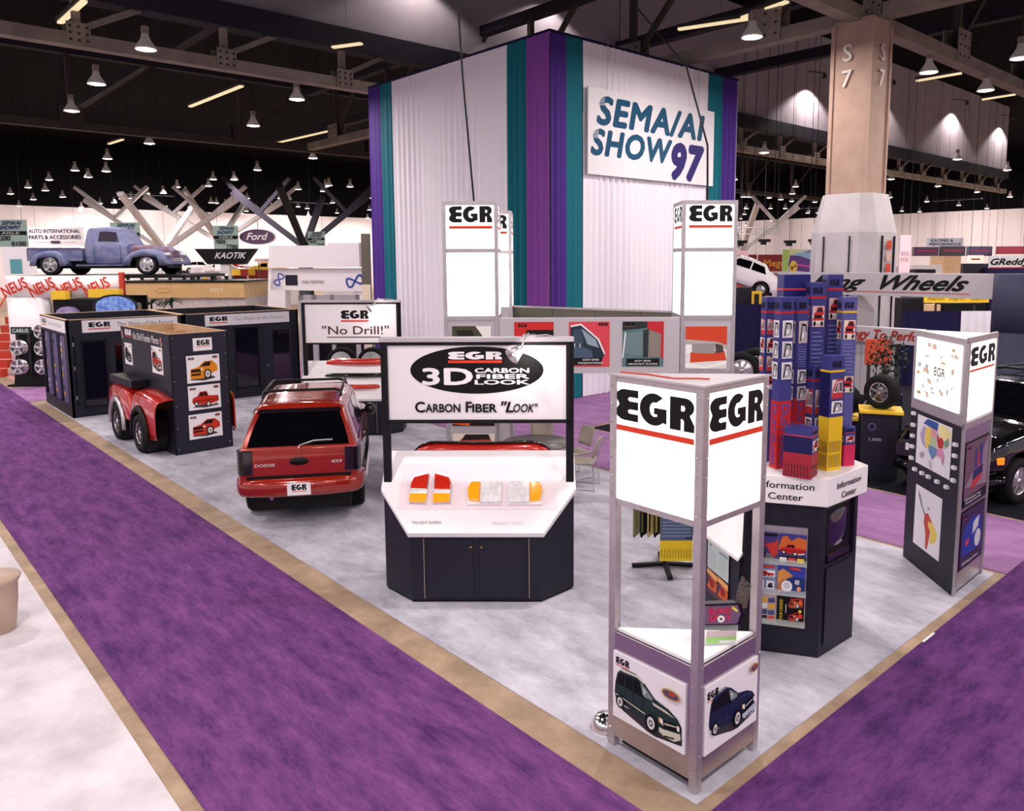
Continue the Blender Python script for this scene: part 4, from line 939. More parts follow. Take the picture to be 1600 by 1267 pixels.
# ------------------------------------------------------------------ product cartons on the information kiosk
def carton(label, u0, u1, vt, vb, D, rot, kind, dep=.17, name='product_carton'):
    # base on the white header (z 1.83); width from the photograph at distance D
    c = atd((u0+u1)/2, vb, D); q = kind.get('deep', .8); w = (u1-u0)*D/FPX/(cos(rot)+q*sin(abs(rot))); h = atd((u0+u1)/2, vt, D).z-1.83; dd = w*q
    t = thing(name, label, 'carton', (c.x, c.y, 1.83), TR+rot, 'product cartons on the information kiosk')
    top, band, lowc = kind['c']; hl = h*kind.get('low', 0); k1 = min(1, h)
    MB().box(-w/2, -dd/2, 0, w/2, dd/2, h, C(top, .35)).build('box', t, .004)
    for fi, (o, e, ww) in enumerate((((-w/2, -dd/2, 0), (1, 0, 0), w), ((-w/2, dd/2, 0), (0, -1, 0), dd), ((w/2, -dd/2, 0), (0, 1, 0), dd))):
        p = Print(o, e, lift=.0015); plain = kind.get('plain') and fi
        if plain: p.rect(0, hl, ww, h-.16*k1, C(DB, .35))
        if hl: p.rect(0, 0, ww, hl, C(lowc, .35))
        p.rect(0, h-.16*k1, ww, h-.14*k1, C(band, .35))
        if kind.get('vert'):
            p.text(kind['vert'][0], ww*.24, hl*.95, ww*.62, C('4A4A9A'), w=hl*.12, rot=-pi/2, bold=.02); p.text(kind['vert'][1:4], ww*.24, hl*.81, ww*.48, C('4A4A9A'), w=hl*.27, rot=-pi/2, bold=.02)
            p.text(kind['vert'][4], ww*.24, hl*.52, ww*.62, C('4A4A9A'), w=hl*.11, rot=-pi/2, bold=.02); p.text(kind['vert'][5:], ww*.24, hl*.39, ww*.48, C('4A4A9A'), w=hl*.34, rot=-pi/2, bold=.02)
        if kind.get('lines'):
            for q in range(8): p.rect(ww*(.08+.11*q), hl*.06, ww*(.12+.11*q), hl*.30, C('4A2A30'), False); p.rect(ww*(.08+.11*q), hl*.34, ww*(.12+.11*q), hl*.55, C('4A2A30'), False)
            p.k += 1
        if not plain:
            if kind.get('logo', 1): p.egr(ww*.12, h-.115*k1, ww*.62, .065*k1, bar=None, ink='14142A')
            z = h-.19*k1
            for im in kind.get('pics', ()):
                hh = im[1]*h; z -= hh
                if im[0]: p.rect(ww*.12, z, ww*.90, z+hh*.82, C(im[2])); p.art(ww*.12, z, ww*.78, hh*.82, im[0])
                else:
                    for q in range(9): p.rect(ww*.12, z+hh*q/9.5, ww*(.86-.08*(q % 3)), z+hh*q/9.5+hh*.025, C('8084B4'), False)
                    p.k += 1
        p.build('print', t)
    return t
BL = '3D3D7C'; RD = 'BE2628'; DB = '1C1C50'; YE = 'E2B92A'
car1 = [('C23034', [(.05,.3),(.1,.6),(.3,.72),(.42,.95),(.85,.95),(.95,.66),(.95,.3)]), ('2A2A34', [(.36,.72),(.46,.9),(.8,.9),(.86,.7)]), ('16161C', [(.14,.42),(.8,.42),(.8,.56),(.14,.56)]), ('E6E2E0', [(.05,.18),(.95,.18),(.95,.3),(.05,.3)]), ('F4F0E8', [(.06,.44),(.13,.44),(.13,.56),(.06,.56)]), ('F4F0E8', [(.82,.44),(.92,.44),(.92,.56),(.82,.56)]), ('16161C', .2, .16, .1, .12), ('16161C', .8, .16, .1, .12)]
part1 = [('A8A4AC', [(.1,.05),(.9,.12),(.95,.6),(.2,.95)]), ('2A2830', [(.15,.1),(.35,.9),(.85,.85),(.95,.5),(.82,.5),(.75,.75),(.42,.78),(.28,.1)]), ('E8E4E8', [(.35,.2),(.6,.24),(.62,.5),(.42,.5)])]
car2 = [('B8363A', [(.0,.0),(.06,.5),(.42,1),(1,1),(1,0)]), ('D8D4D8', [(.12,.3),(.44,.9),(.56,.9),(.5,.3)]), ('4A5058', [(.2,.36),(.45,.82),(.5,.82),(.46,.36)]), ('D8D4D8', [(.6,.3),(.62,.9),(.92,.9),(.95,.3)]), ('4A5058', [(.65,.36),(.67,.84),(.88,.84),(.9,.36)])]
K1 = dict(c=(BL, RD, RD), low=.40, vert='DUSTGUARD', pics=((part1, .12, 'E0DCE0'), (part1, .12, 'D0CCD4'), (part1, .12, 'E0DCE0')))
K2 = dict(c=(BL, RD, RD), low=.40, vert='DUSTGUARD', pics=((part1, .16, 'C8B0B0'), (None, .14), (part1, .10, 'E0DCE0'), (part1, .10, 'D0CCD4')))
K3 = dict(c=(BL, RD, BL), pics=((car2, .11, 'D8C8C8'), (car1, .11, 'E0DCE0'), (car2, .11, 'D8C8C8'), (car1, .11, 'D8C8C8')))
K4 = dict(c=(BL, RD, DB), pics=((car1, .14, 'D8B8B8'), (None, .22), (car1, .12, 'E0DCE0'), (None, .2)))
K5 = dict(c=('2A2A6E', 'D83A4A', DB), logo=0, deep=.5)
K6 = dict(c=('5A5A98', YE, YE), low=.0, pics=((car1, .14, 'E8D8C0'), (None, .2), (car1, .12, 'E8D8C0')), vert=None)
K7 = dict(c=(BL, YE, YE), low=.47, lines=1, plain=1, deep=.7, pics=((car2, .2, 'D8C8C8'), (part1, .13, 'E8E4E8')), vert=None)
K8 = dict(c=(BL, RD, BL), pics=((car2, .3, 'D8C8C8'), (part1, .2, 'E8E4E8')))
K9 = dict(c=('3A3A7C', 'D83A4A', 'A02A3A'), low=.5, lines=1, plain=1, deep=1.25, pics=((car1, .28, 'E0DCE0'),))
K10 = dict(c=(BL, RD, 'C8305A'), low=.55, pics=((car1, .2, 'D8B8C8'),))
carton('wide plain blue carton with a red line, tallest at the back', 1207, 1254, 428, 720, 8.35, .2, K5)
carton('tall blue carton with a red truck picture, left of the tallest pair', 1252, 1278, 440, 720, 8.15, .1, K4)
carton('tall blue carton with a red truck picture, right of the tallest pair', 1277, 1303, 428, 715, 8.25, .1, K4)
carton('tall blue carton with a column of small car pictures, leftmost of all', 1183, 1204, 462, 735, 8.1, .3, K3)
carton('tall blue and red dust guard carton with three part pictures', 1203, 1230, 462, 745, 7.85, .3, K1)
carton('tall blue and red dust guard carton with a white mirror picture', 1227, 1253, 462, 735, 8.05, .4, K2)
carton('tall carton with a yellow band and yellow van picture at the right', 1301, 1326, 462, 718, 8.1, .1, K6)
carton('mid-height blue carton in front of the tall blue ones', 1255, 1283, 567, 728, 8.0, .45, K8)
carton('blue and yellow carton with slotted yellow lower half', 1277, 1312, 552, 735, 7.78, .45, K7)
carton('short red and blue carton at the right end of the cluster', 1309, 1333, 664, 722, 7.92, .3, K10)
carton('short dark blue and red carton nearest the viewer', 1222, 1277, 664, 748, 7.55, .95, K9)

# ------------------------------------------------------------------ angled display stands (sloped top, sign on posts)
def stand(label, fc, rz, sign):
    t = thing('display_stand', label, 'display stand', fc, rz)
    b = [(-.745, 0), (.745, 0), (1.12, .38), (1.12, .80), (-1.12, .80), (-1.12, .38)]
    MB().prism([(x*.985, y+.012) for x, y in b], 0.0, 0.03, 'black').build('plinth', t)
    MB().prism(b, .03, 1, 'navy', ztop=lambda x, y: .80+1.03*min(y, .72)).build('body', t, .004)
    for x0, x1, kx in ((-.56, -.035, -.075), (.035, .56, .075)):
        MB().box(x0, -.012, .06, x1, .0, .74, 'navy').build('door', t, .003)
        MB().lathe([(.016, 0), (.018, -.012), (0, -.02)], mat('brass', 'B08A50', .3, .8), 10, 'y', (kx*.8, -.012, .66)).build('knob', t)
    for x in (-.60, .60): MB().box(x-.003, -.004, .05, x+.003, .0, .76, 'beige_seat').build('edge_trim', t)
    tp = [(-.77, -.03), (.77, -.03), (1.145, .36), (1.13, .72), (-1.13, .72), (-1.145, .36)]
    zb = lambda y: .815+1.03*y
    n = 6; vs = [(x, y, zb(y)) for x, y in tp]+[(x, y-.02, zb(y)+.055) for x, y in tp]
    MB().add(vs, [tuple(reversed(range(n))), tuple(range(n, 2*n))]+[(i, (i+1)%n, n+(i+1)%n, n+i) for i in range(n)], 'white_lam').build('sloped_top', t, .004)
    for sx in (-1, 1): MB().box(sx*1.075-.045, .40, 1.22, sx*1.075+.045, .46, 3.0, 'navy_dark').build('post', t, .004)
    sg = MB(); sg.box(-1.03, .37, 2.05, 1.03, .47, 2.97, 'white_lam'); so = sg.build('sign_box', t)
    f = MB()
    for x in (-1.07, 1.03): f.box(x, .345, 2.02, x+.04, .475, 3.0, 'navy_dark')
    f.box(-1.12, .33, 2.97, 1.12, .48, 3.02, 'grey_laminate'); f.box(-1.07, .345, 2.02, 1.07, .475, 2.06, 'navy_dark'); f.box(-1.07, .345, 2.93, 1.07, .475, 2.97, 'navy_dark'); f.build('sign_frame', t, .003)
    p = Print((0, .368, 0), (1, 0, 0)); sign(p); p.build('lettering', so)
    return t
def slab_pt(t, u, s, lift=0.0):        # a point on the sloped top: u across, s up the slope (metres)
    k = 1/sqrt(1+1.03**2); y = s*k-.02; z = .87+1.03*(s*k)
    q = V((u, y-lift*1.03*k, z+lift*k)); return t.matrix_basis @ q if False else (Matrix.Translation(t.location) @ Matrix.Rotation(t.rotation_euler.z, 4, 'Z')) @ q
SLOPE = math.atan(1.03)
def on_slab(t, name, label, cat, u, s, lift=.0, group=None):
    o = thing(name, label, cat, slab_pt(t, u, s, lift), 0, group)
    o.rotation_euler = (Matrix.Rotation(t.rotation_euler.z, 3, 'Z') @ Matrix.Rotation(SLOPE, 3, 'X')).to_euler(); return o   # local x across, y up the slope, z outwards
def sg_carbon(p):
    k = MATS['black']; w = C('F4F0F2')
    p.ell(0, 2.64, .77, .275, k, 48)
    p.egr(-.33, 2.765, .62, .09, 'white', gap=.12, bh=.34)
    p.text('3D', -.62, 2.475, .185, w, w=.56, bold=.03)
    p.text('CARBON', -.02, 2.61, .052, w, w=.62, bold=.03); p.text('FIBER', .0, 2.542, .05, w, w=.60, bold=.03); p.text('LOOK', -.02, 2.475, .05, w, w=.62, bold=.03)
    p.text('C', -.72, 2.15, .12, k, bold=.025); p.text('ARBON', -.60, 2.15, .095, k, w=.40, bold=.025); p.text('F', -.13, 2.15, .12, k, bold=.025); p.text('IBER', -.055, 2.15, .095, k, w=.28, bold=.025)
    p.text('"L', .28, 2.15, .12, k, w=.14, bold=.02, shear=.25); p.text('OOK"', .42, 2.15, .095, k, w=.28, bold=.02, shear=.25)
ang = atan2(.73, .683)
ST = stand('white-topped display stand with the carbon fiber sign', (-6.84, 5.235, 0), ang, sg_carbon)
def sg_nodrill(p):
    p.egr(-.22, 2.60, .62, .19, gap=.16, bh=.2); dk = C('4A2A1E')
    p.text('"No Drill!"', .10, 2.25, .185, dk, al='c', w=1.5, bold=.006); p.rect(-.55, 2.175, .66, 2.195, dk)
nd = atd(549, 500, 17.7); ndf = V((nd.x, nd.y, 0))+en*.42
S2 = stand('white-topped display stand with the no drill sign behind the red car', (ndf.x, ndf.y, 0), TR, sg_nodrill)
MB().box(-.98, .0, 0, 1.0, .002, .0, 'white')
# printed panel and caption on the front slab
o = on_slab(ST, 'caption_sheet', 'clear printed sheet under the lamp guards on the carbon fiber stand', 'sheet', 0, 0, .002)
p = Print((0, 0, 0), (1, 0, 0), (0, 1, 0), lift=.001); p.rect(-.92, .25, .92, .84, C('F3E4EA', .2)); p.text('TAILLIGHT GUARDS', -.74, .07, .035, C('5A4A4E'), w=.34); p.text('HEADLIGHT GUARDS', .18, .06, .035, C('CFC4CA'), w=.36); p.build('print', o)
def tail_lamp(label, u, mir):
    o = on_slab(ST, 'tail_lamp', label, 'lamp', u, .50, .0, 'lamp guard samples'); s = mir
    out = [(-.10*s, -.17), (.09*s, -.18), (.10*s, .19), (-.07*s, .14), (-.10*s, .06)]
    def lay(y0, y1, m, nm):
        pts = []
        for i in range(len(out)):
            pts.append(out[i])
        q = [(x, max(y0, min(y1, y))) for x, y in pts]
        MB().prism(q, .005, .06, m).build(nm, o, .008)
    lay(-.18, -.07, 'amber', 'amber_lens'); lay(-.07, -.02, 'lens_clear', 'clear_lens'); lay(-.02, .19, 'lens_red', 'red_lens')
    MB().prism([(x*1.06, y*1.05) for x, y in out], 0, .03, 'silver').build('housing', o, .004)
tail_lamp('red and amber tail lamp guard, outer one on the sloped white top', -.69, 1)
tail_lamp('red and amber tail lamp guard, inner one on the sloped white top', -.42, -1)
def head_lamp(label, u, mir):
    o = on_slab(ST, 'head_lamp', label, 'lamp', u, .45, .0, 'lamp guard samples'); s = mir
    MB().prism([(-.04*s, -.135), (.20*s, -.135), (.20*s, .135), (-.04*s, .135)], .01, .07, 'lens_clear').build('clear_lens', o, .012)
    MB().prism([(-.05*s, -.12), (-.05*s, .135), (-.15*s, .13), (-.19*s, .05), (-.17*s, -.10)], .01, .065, 'amber').build('amber_lens', o, .012)
    MB().prism([(-.19*s, -.15), (.21*s, -.15), (.21*s, .15), (-.18*s, .15)], 0, .03, 'white_lam').build('housing', o, .006)
head_lamp('clear and amber headlamp guard with amber corner at its left', .07, 1)
head_lamp('clear and amber headlamp guard with amber corner at its right', .56, -1)
# red bonnet protector held above the rear edge of the stand
def deflector(label, loc, rz, L, m, tilt=0, rise=.16, name='bonnet_protector', dark=True):
    t = thing(name, label, 'car part', loc, rz, 'bonnet protectors')
    n = 18; P = []; Q = []
    for i in range(n+1):
        a = i/n*2-1; x = a*L/2; b = (1-abs(a)**3)
        yy = .18*(a*a); e = max(.12, 1-abs(a)**8)
        P.append([(x, yy-.04, 0+.02*b), (x, yy-.075, rise*.35*e), (x, yy-.055, rise*.75*e), (x, yy, rise*e)])
        Q.append([(x*1.01, yy, rise*e), (x*1.01, yy-.01, (rise+.025)*e), (x*1.01, yy+.02, (rise+.03)*e)])
    MB().grid(P, m).build('shell', t, solid=.008)
    if dark: MB().grid(Q, 'black_gloss').build('edge_strip', t, solid=.006)
    return t
q = slab_pt(ST, 0, 1.02); dl = deflector('red bonnet protector with dark edge behind the carbon fiber stand top', (q.x-.73*.16, q.y+.683*.16, 1.49), ang, 1.75, 'car_red2')
for k, (s, m, dk, lb, w) in enumerate([(.86, 'car_red2', False, 'large red bonnet protector, highest on the no drill stand', 1.75), (.52, 'black_gloss', False, 'glossy black bonnet protector in the middle of the no drill stand', 1.75), (.20, 'car_red2', False, 'small red bonnet protector, lowest on the no drill stand', 1.05)]):
    q = slab_pt(S2, .12 if k < 2 else .20, s, .02); deflector(lb, q, TR, w, m, dark=dk, rise=.17 if k == 0 else .11)
# clip lamps
def clip_lamp(label, root, u):
    q = (Matrix.Translation(root.location) @ Matrix.Rotation(root.rotation_euler.z, 4, 'Z')) @ V((u, .40, 3.02))
    t = thing('clip_lamp', label, 'lamp', q, root.rotation_euler.z, 'clip lamps on the signs')
    MB().box(-.05, -.10, 0, .10, .04, .03, 'silver').build('clamp', t, .006)
    MB().tube([(0, -.06, .02), (.02, -.22, .06), (-.03, -.32, -.02), (-.06, -.30, -.10)], .012, 'silver', 6).build('arm', t)
    mb = MB(); mb.M = Matrix.Translation((-.06, -.30, -.10)) @ Matrix.Rotation(.9, 4, 'Y') @ Matrix.Rotation(-.5, 4, 'X')
    mb.lathe([(.03, .03), (.05, 0), (.095, -.15), (.09, -.15), (.04, -.01)], 'silver', 14).build('shade', t)
    mb = MB(); mb.M = Matrix.Translation((-.06, -.30, -.10)) @ Matrix.Rotation(.9, 4, 'Y') @ Matrix.Rotation(-.5, 4, 'X'); mb.lathe([(0, -.05), (.05, -.09), (0, -.13)], 'bulb_glow', 10); mb.build('bulb', t)
    MB().tube([(.1, -.02, .02), (.22, -.05, .03), (.30, .02, .005)], .006, 'silver', 5).build('cord', t)
    ld = bpy.data.lights.new('clip_lamp_light', 'POINT'); ld.energy = 10; ld.shadow_soft_size = .04; ld.color = (1, .88, .84)
    l = bpy.data.objects.new('clip_lamp_light', ld); COL.objects.link(l); l.location = q+V((en.x*.50, en.y*.50, -.24))
clip_lamp('silver clip-on lamp on top of the carbon fiber sign', ST, .58)
clip_lamp('silver clip-on lamp on top of the no drill sign', S2, .66)

# ------------------------------------------------------------------ fender flare display
t = thing('flare_display', 'tall dark open-topped plywood display box lettered for fender flares', 'display stand', (-16.4, 4.98, 0), radians(1.5)); FL = t
LX, WY, HZ, th = 3.1, 1.16, 2.46, .03
MB().box(-LX, 0, 0, 0, th, HZ, 'navy').build('panel', t); MB().box(-th, 0, 0, 0, WY, HZ, 'navy_face').build('panel', t)
MB().box(-LX, WY-th, 0, 0, WY, HZ, 'navy').build('panel', t); MB().box(-LX, 0, 0, -LX+th, WY, HZ, 'navy').build('panel', t)
mb = MB()
mb.box(-LX+.001, th, .0, -LX+th+.015, WY-th, HZ-.001, 'ply'); mb.box(-LX+th, WY-th-.015, .0, -th, WY-th, HZ+.002, 'ply'); mb.box(-LX, -.001, HZ, 0, th+.012, HZ+.005, 'ply'); mb.box(-th-.012, 0, HZ, 0.001, WY, HZ+.005, 'ply'); mb.box(-LX, 0, HZ, -LX+th+.012, WY, HZ+.005, 'ply'); mb.box(-LX, WY-th-.012, HZ, 0, WY, HZ+.005, 'ply')
mb.build('plywood_lining', t)
for x in (-.8, -1.6, -2.3): MB().box(x-.02, th, HZ-.30, x+.02, WY-th, HZ-.12, 'wood').build('stud', t)
MB().box(-LX+th, th, 1.5, -th, WY-th, 1.52, 'wood').build('inner_floor', t)
p = Print((-LX, 0, 0), (1, 0, 0))
p.egr(.30, 2.28, .42, .13, 'white', 'E0442E'); p.text('No Drill Fender Flares', .85, 2.22, .15, C('E8E2E4'), w=1.62, bold=.005)
for u in (.10, 2.62):
    p.ell(u, 2.27, .07, .09, C('C8A040')); p.ell(u+.03, 2.30, .04, .05, C('A03A6A')); p.ell(u-.03, 2.24, .04, .04, C('4A5AA0'))
p.build('lettering', t)
for (u0, u1, v0, v1, fn) in ((.22, .72, 1.62, 2.10, suv_art('15151C', '0A0A0E', '8A8A90')), (2.02, 2.66, 1.60, 2.16, suv_art('B02A20', '16161C', 'C8C4C0'))):
    MB().box(-LX+u0, -.01, v0, -LX+u1, 0, v1, 'white').build('poster_board', t)
    p = Print((-LX, -.01, 0), (1, 0, 0)); p.art(u0+.03, v0+.05, u1-u0-.06, v1-v0-.14, fn); p.egr(u0+.03, v1-.07, .10, .035); p.ell(u1-.07, v1-.05, .04, .025, C('8A5A5A')); p.build('poster', t)
for (u0, u1, v0, v1, fn) in ((.30, .96, 1.44, 2.0, front_art('E08A1E', '2A1A12')), (.30, .95, .88, 1.38, pickup_art('C03024')), (.28, .95, .28, .79, front_art('CC3A2C', '1E1614'))):
    MB().box(0, u0, v0, .01, u1, v1, 'white').build('poster_board', t)
    p = Print((.01, 0, 0), (0, 1, 0)); p.art(u0+.05, v0+.03, u1-u0-.08, v1-v0-.14, fn); p.egr(u0+.03, v1-.075, .12, .04); oval_logo(p, u1-.09, v1-.055, .06, .03); p.build('poster', t)
MB().box(0, .45, 2.09, .008, .83, 2.35, 'white').build('poster_board', t)
p = Print((.008, 0, 0), (0, 1, 0)); p.egr(.52, 2.20, .26, .11, bh=.12); p.build('poster', t)
sc = MB()
for z in (.12, .55, 1.0, 1.5, 2.0, 2.38):
    for y in (.06, WY-.06): sc.lathe([(.012, 0), (.008, .006), (0, .008)], 'chrome', 6, 'x', (0, y, z))
sc.build('screws', t)
MB().box(-LX+.25, -.36, 1.26, -1.35, 0, 1.42, 'navy_dark').build('shelf_block', t, .006)
# half-bodies with flares on the left face, and one on the hidden right face
def fender(label, x, side, flare, head, d=.42):
    # side -1: projects from the left face (towards -y); head: direction of the front end along x
    f = thing('fender_sample', label, 'car part', V((-16.4+x, 4.98 if side < 0 else 4.98+WY, 0)), 0, 'fender samples on the flare display')
    s = side; R, zc, xc = .47, .40, 0
    n = 40; P = []
    for i in range(n+1):
        X = -.85+1.7*i/n; zt = 1.12+.12*(1-((X*head-.05)/.9)**2) if True else 0
        if X*head > .35: zt -= (X*head-.35)**2*.9
        za = zc+sqrt(max(0, R*R-X*X)) if abs(X) < R else (.52 if abs(X) > R+.001 else zc)
        if X*head < -R: za = .34+.1*(abs(X)-R)
        dd = d-.10*max(0, abs(X)-.35)**1.2
        P.append([(X, s*dd*.97, max(za, .30)), (X, s*dd, max(za+.03, .5)), (X, s*dd*.985, max(za+.06, .86)), (X, s*dd*.92, zt-.08), (X, s*dd*.80, zt-.01), (X, s*dd*.4, zt+.03), (X, .002*s, zt+.035)])
    MB().grid(P, 'car_red2', flip=(s < 0)).build('fender_skin', f, solid=.012)
    fl = MB(); Q = []
    for i in range(21):
        a = pi*(-.06+1.12*i/20); c, q = cos(a), sin(a)
        Q.append([(c*(R-.01), s*(d-.02), zc+q*(R-.01)), (c*(R+.0), s*(d+.05), zc+q*R), (c*(R+.07), s*(d+.055), zc+q*(R+.07)), (c*(R+.11), s*(d+.0), zc+q*(R+.11))])
    fl.grid(Q, flare); fl.build('flare', f, solid=.012)
    MB().lathe([(R-.02, s*.03), (R-.02, s*(d-.03))], 'black', 24, 'y', (0, 0, zc)).build('wheel_well', f)
    wheel(f, (0, s*(d-.10), .40), .40, min(.30, d), 'alloy', s, rr=.58, spokes=8)
    mb = MB(); mb.box(head*.78-.05, s*d*.55-.12, .72, head*.78+.05, s*d*.55+.12, .90, 'amber'); mb.build('marker_lamp', f, .02)
    return f
fender('red fender sample with black flare over a white-lettered tyre, nearer the viewer', -.80, -1, 'black', -1)
fender('red fender sample with silver flare, farther along the flare display', -2.45, -1, 'silver', 1)
fender('red fender sample on the right side of the flare display', -.80, 1, 'black', -1, .09)

# ------------------------------------------------------------------ two dark meeting rooms at the far left of the booth
def room(label, x0, y0, x1, y1, front, side=None):
    H = 2.46; th = .05; t = thing('meeting_room', label, 'booth room', (x1, y0, 0)); X = x0-x1; Y = y1-y0
    MB().box(X, 0, 0, X+th, Y, H, 'navy').build('wall_panel', t); MB().box(X, Y-th, 0, 0, Y, H, 'navy').build('wall_panel', t)
    cap = MB(); cap.box(X-.01, -.01, H, 0.01, th+.01, H+.015, 'ply'); cap.box(X, Y-th, H, 0, Y, H+.015, 'ply'); cap.box(X, 0, H, X+th, Y, H+.015, 'ply'); cap.box(-th, 0, H, .01, Y, H+.015, 'ply'); cap.build('top_edge', t)
    # front wall (+x) with openings
    ops = front; y = 0; mb = MB(); ys = 0
    for (a, b, za, zb, kind) in ops:
        mb.box(-th, ys, 0, 0, a, H, 'navy'); mb.box(-th, a, 0, 0, b, za, 'navy'); mb.box(-th, a, zb, 0, b, H, 'navy'); ys = b
        MB().box(-th*.7, a, za, -th*.5, b, zb, 'smoke_glass').build('glass', t)
        f = MB()
        for q in ((a, a+.04), (b-.04, b)): f.box(-.01, q[0], za, .012, q[1], zb, 'navy_dark')
        f.box(-.01, a, zb-.04, .012, b, zb, 'navy_dark'); f.box(-.01, a, za, .012, b, za+.04, 'navy_dark'); f.build('window_frame', t)
    mb.box(-th, ys, 0, 0, Y, H, 'navy'); mb.build('wall_panel', t)
    if side: side(t, X, H, th)
    else: MB().box(X, 0, 0, 0, th, H, 'navy').build('wall_panel', t)
    return t
def header(t, u0, u1, z0, z1, pl, el, w_logo, u_logo, txt_u, txt_w, dim='4A444A'):
    p = Print(pl, el); p.rect(u0, z0, u1, z1, MATS['white']); h = z1-z0
    p.egr(u_logo, z0+h*.42, w_logo, h*.40, gap=.25, bh=.22); p.text('The Shape of the Future', txt_u, z0+h*.38, h*.34, C(dim), w=txt_w, shear=.35); p.build('header_sign', t)
def side1(t, X, H, th):
    mb = MB(); mb.box(X, 0, 0, 0, th, .30, 'navy'); mb.box(X, 0, 2.06, 0, th, H, 'navy'); mb.box(X, 0, .3, X+.12, th, 2.06, 'navy'); mb.box(-.30, 0, .3, 0, th, 2.06, 'navy'); mb.box(X, .12, .3, 0, .14, 2.06, 'black'); mb.build('wall_panel', t)
    w = (-.30-X-.12)/3
    for k in range(3):
        x = X+.12+k*w
        MB().box(x+w*.42, -.005, .32, x+w*.98, .03, 2.04, mat('lilac_panel', '4A4470', .4)).build('display_strip', t)
        q = Print((x+w*.42, -.006, 0), (1, 0, 0)); rr = random.Random(k)
        for z in range(9): q.rect(.03+.05*rr.random(), .5+z*.16, .12+.12*rr.random(), .5+z*.16+.10, C(rr.choice(('D8A030', '2A2850', '7A6AA8', 'B8B0C8', '3A3460'))))
        q.build('print', t)
    header(t, .05, -X-.12-.0, 2.13, 2.43, (X, -.004, 0), (1, 0, 0), .55, .25, .95, 1.7, 'A49CA4')
r1 = room('left of the two dark meeting rooms, with purple display strips on its side', -25.35, 4.36, -22.2, 7.12, [(.28, .86, .22, 1.93, 'window')], side1)
header(r1, .34, 2.62, 2.13, 2.44, (.004, 0, 0), (0, 1, 0), .50, .48, 1.15, 1.35)
MB().box(.0, .92, .05, .012, 1.72, 2.02, 'navy_face').build('door', r1, .004)
MB().lathe([(.03, 0), (.035, .04), (0, .06)], 'chrome', 10, 'x', (.012, .98, .92)).build('door_knob', r1)
mb = MB(); mb.box(.012, 1.05, .2, .016, 1.60, 1.85, 'glass_dark'); mb.build('door_glass', r1)
for z in (.45, 1.2, 1.8): MB().box(0, .10, z, .01, .13, z+.1, 'silver').build('hinge', r1)
r2 = room('right of the two dark meeting rooms, next to the no drill stand', -25.35, 7.14, -22.2, 10.42, [(1.34, 2.06, .26, 2.04, 'window')])
header(r2, .56, 3.0, 2.11, 2.42, (.004, 0, 0), (0, 1, 0), .50, .68, 1.36, 1.45, 'B0A8A8')
MB().box(.0, 2.18, .05, .014, 3.05, 2.04, 'navy_face').build('door', r2, .004)
MB().box(.014, 2.46, .42, .018, 2.96, 1.88, 'glass_dark').build('door_glass', r2)
MB().lathe([(.03, 0), (.035, .04), (0, .06)], 'chrome', 10, 'x', (.014, 2.30, .88)).build('door_knob', r2)
t = thing('meeting_table', 'small pale-topped table seen through the dark room window', 'table', (-23.1, 8.8, 0)); MB().lathe([(.45, .72), (.45, .75)], 'white', 20).build('top', t); MB().lathe([(.04, .03), (.04, .72)], 'black', 8).build('leg', t); MB().lathe([(.25, 0), (.05, .04)], 'black', 12).build('base', t)

# ------------------------------------------------------------------ spinner rack of visors behind the corner tower
t = thing('spinner_rack', 'black spinner rack hung with yellow and blue packaged visors', 'rack', (-6.02, 7.62, 0))
mb = MB()
for k in range(4):
    a = TR+pi/2*k; mb.bar((0, 0, .05), (cos(a)*.42, sin(a)*.42, .03), .06, .04, 'black')
mb.build('base', t); MB().tube([(0, 0, .03), (0, 0, 1.9)], .025, 'black', 8).build('pole', t)
MB().lathe([(.3, 1.86), (.3, 1.88)], 'black', 16).build('top_plate', t)
mb = MB()
for k in range(8): a = 2*pi*k/8; mb.tube([(0, 0, 1.2), (cos(a)*.36, sin(a)*.36, 1.2)], .008, 'black', 5)
mb.build('hooks', t)
rnd = random.Random(3)
def pack(label, off, z0, z1, w, cols, rot=0, curl=0):
    q = thing('visor_pack', label, 'package', (-6.02+off[0], 7.62+off[1], 0), TR+rot, 'packaged visors on the spinner rack')
    n = 6; P = []
    for i in range(n+1):
        x = -w/2+w*i/n; P.append([(x, curl*sin(pi*i/n)*.10, z0+(.10*abs(2*i/n-1) if curl else 0)), (x, curl*sin(pi*i/n)*.10, z1)])
    MB().grid(P, C(cols[0]), smooth=False).build('card', q, solid=.012)
    if len(cols) > 1:
        p = Print((-w/2, -.008, 0), (1, 0, 0)); p.rect(0, lerp(z0, z1, .42), w, z1, C(cols[1])); 
        for k in range(6): p.rect(.02, lerp(z0, z1, .5+.07*k), w-.03, lerp(z0, z1, .52+.07*k), C('8A98B0'), False)
        for k in range(11): p.rect(.02+w*.085*k, z0+.04, .027+w*.085*k, lerp(z0, z1, .25), C('7A6A20'), False)
        p.k += 1; p.egr(w*.78, lerp(z0, z1, .44), w*.18, .03, bar=None); p.build('print', q)
pack('yellow card with a blue text panel at the front of the spinner rack', (ex.x*.08+en.x*.34, ex.y*.08+en.y*.34), .22, .85, .40, ('EAC52E', '55627E'))
for k, (du, c) in enumerate(((-.36, '8A8664'), (-.27, '1E1C1E'), (-.18, 'C9B878'), (-.10, '2A261E'), (.33, '26221E'), (.40, 'B8A88A'))):
    pack('narrow hanging visor in a bag, number %s from the left on the spinner rack' % ('one two three four five six'.split()[k]), (ex.x*du+en.x*.12, ex.y*du+en.y*.12), .40, 1.1, .13, (c,), .4, 1)

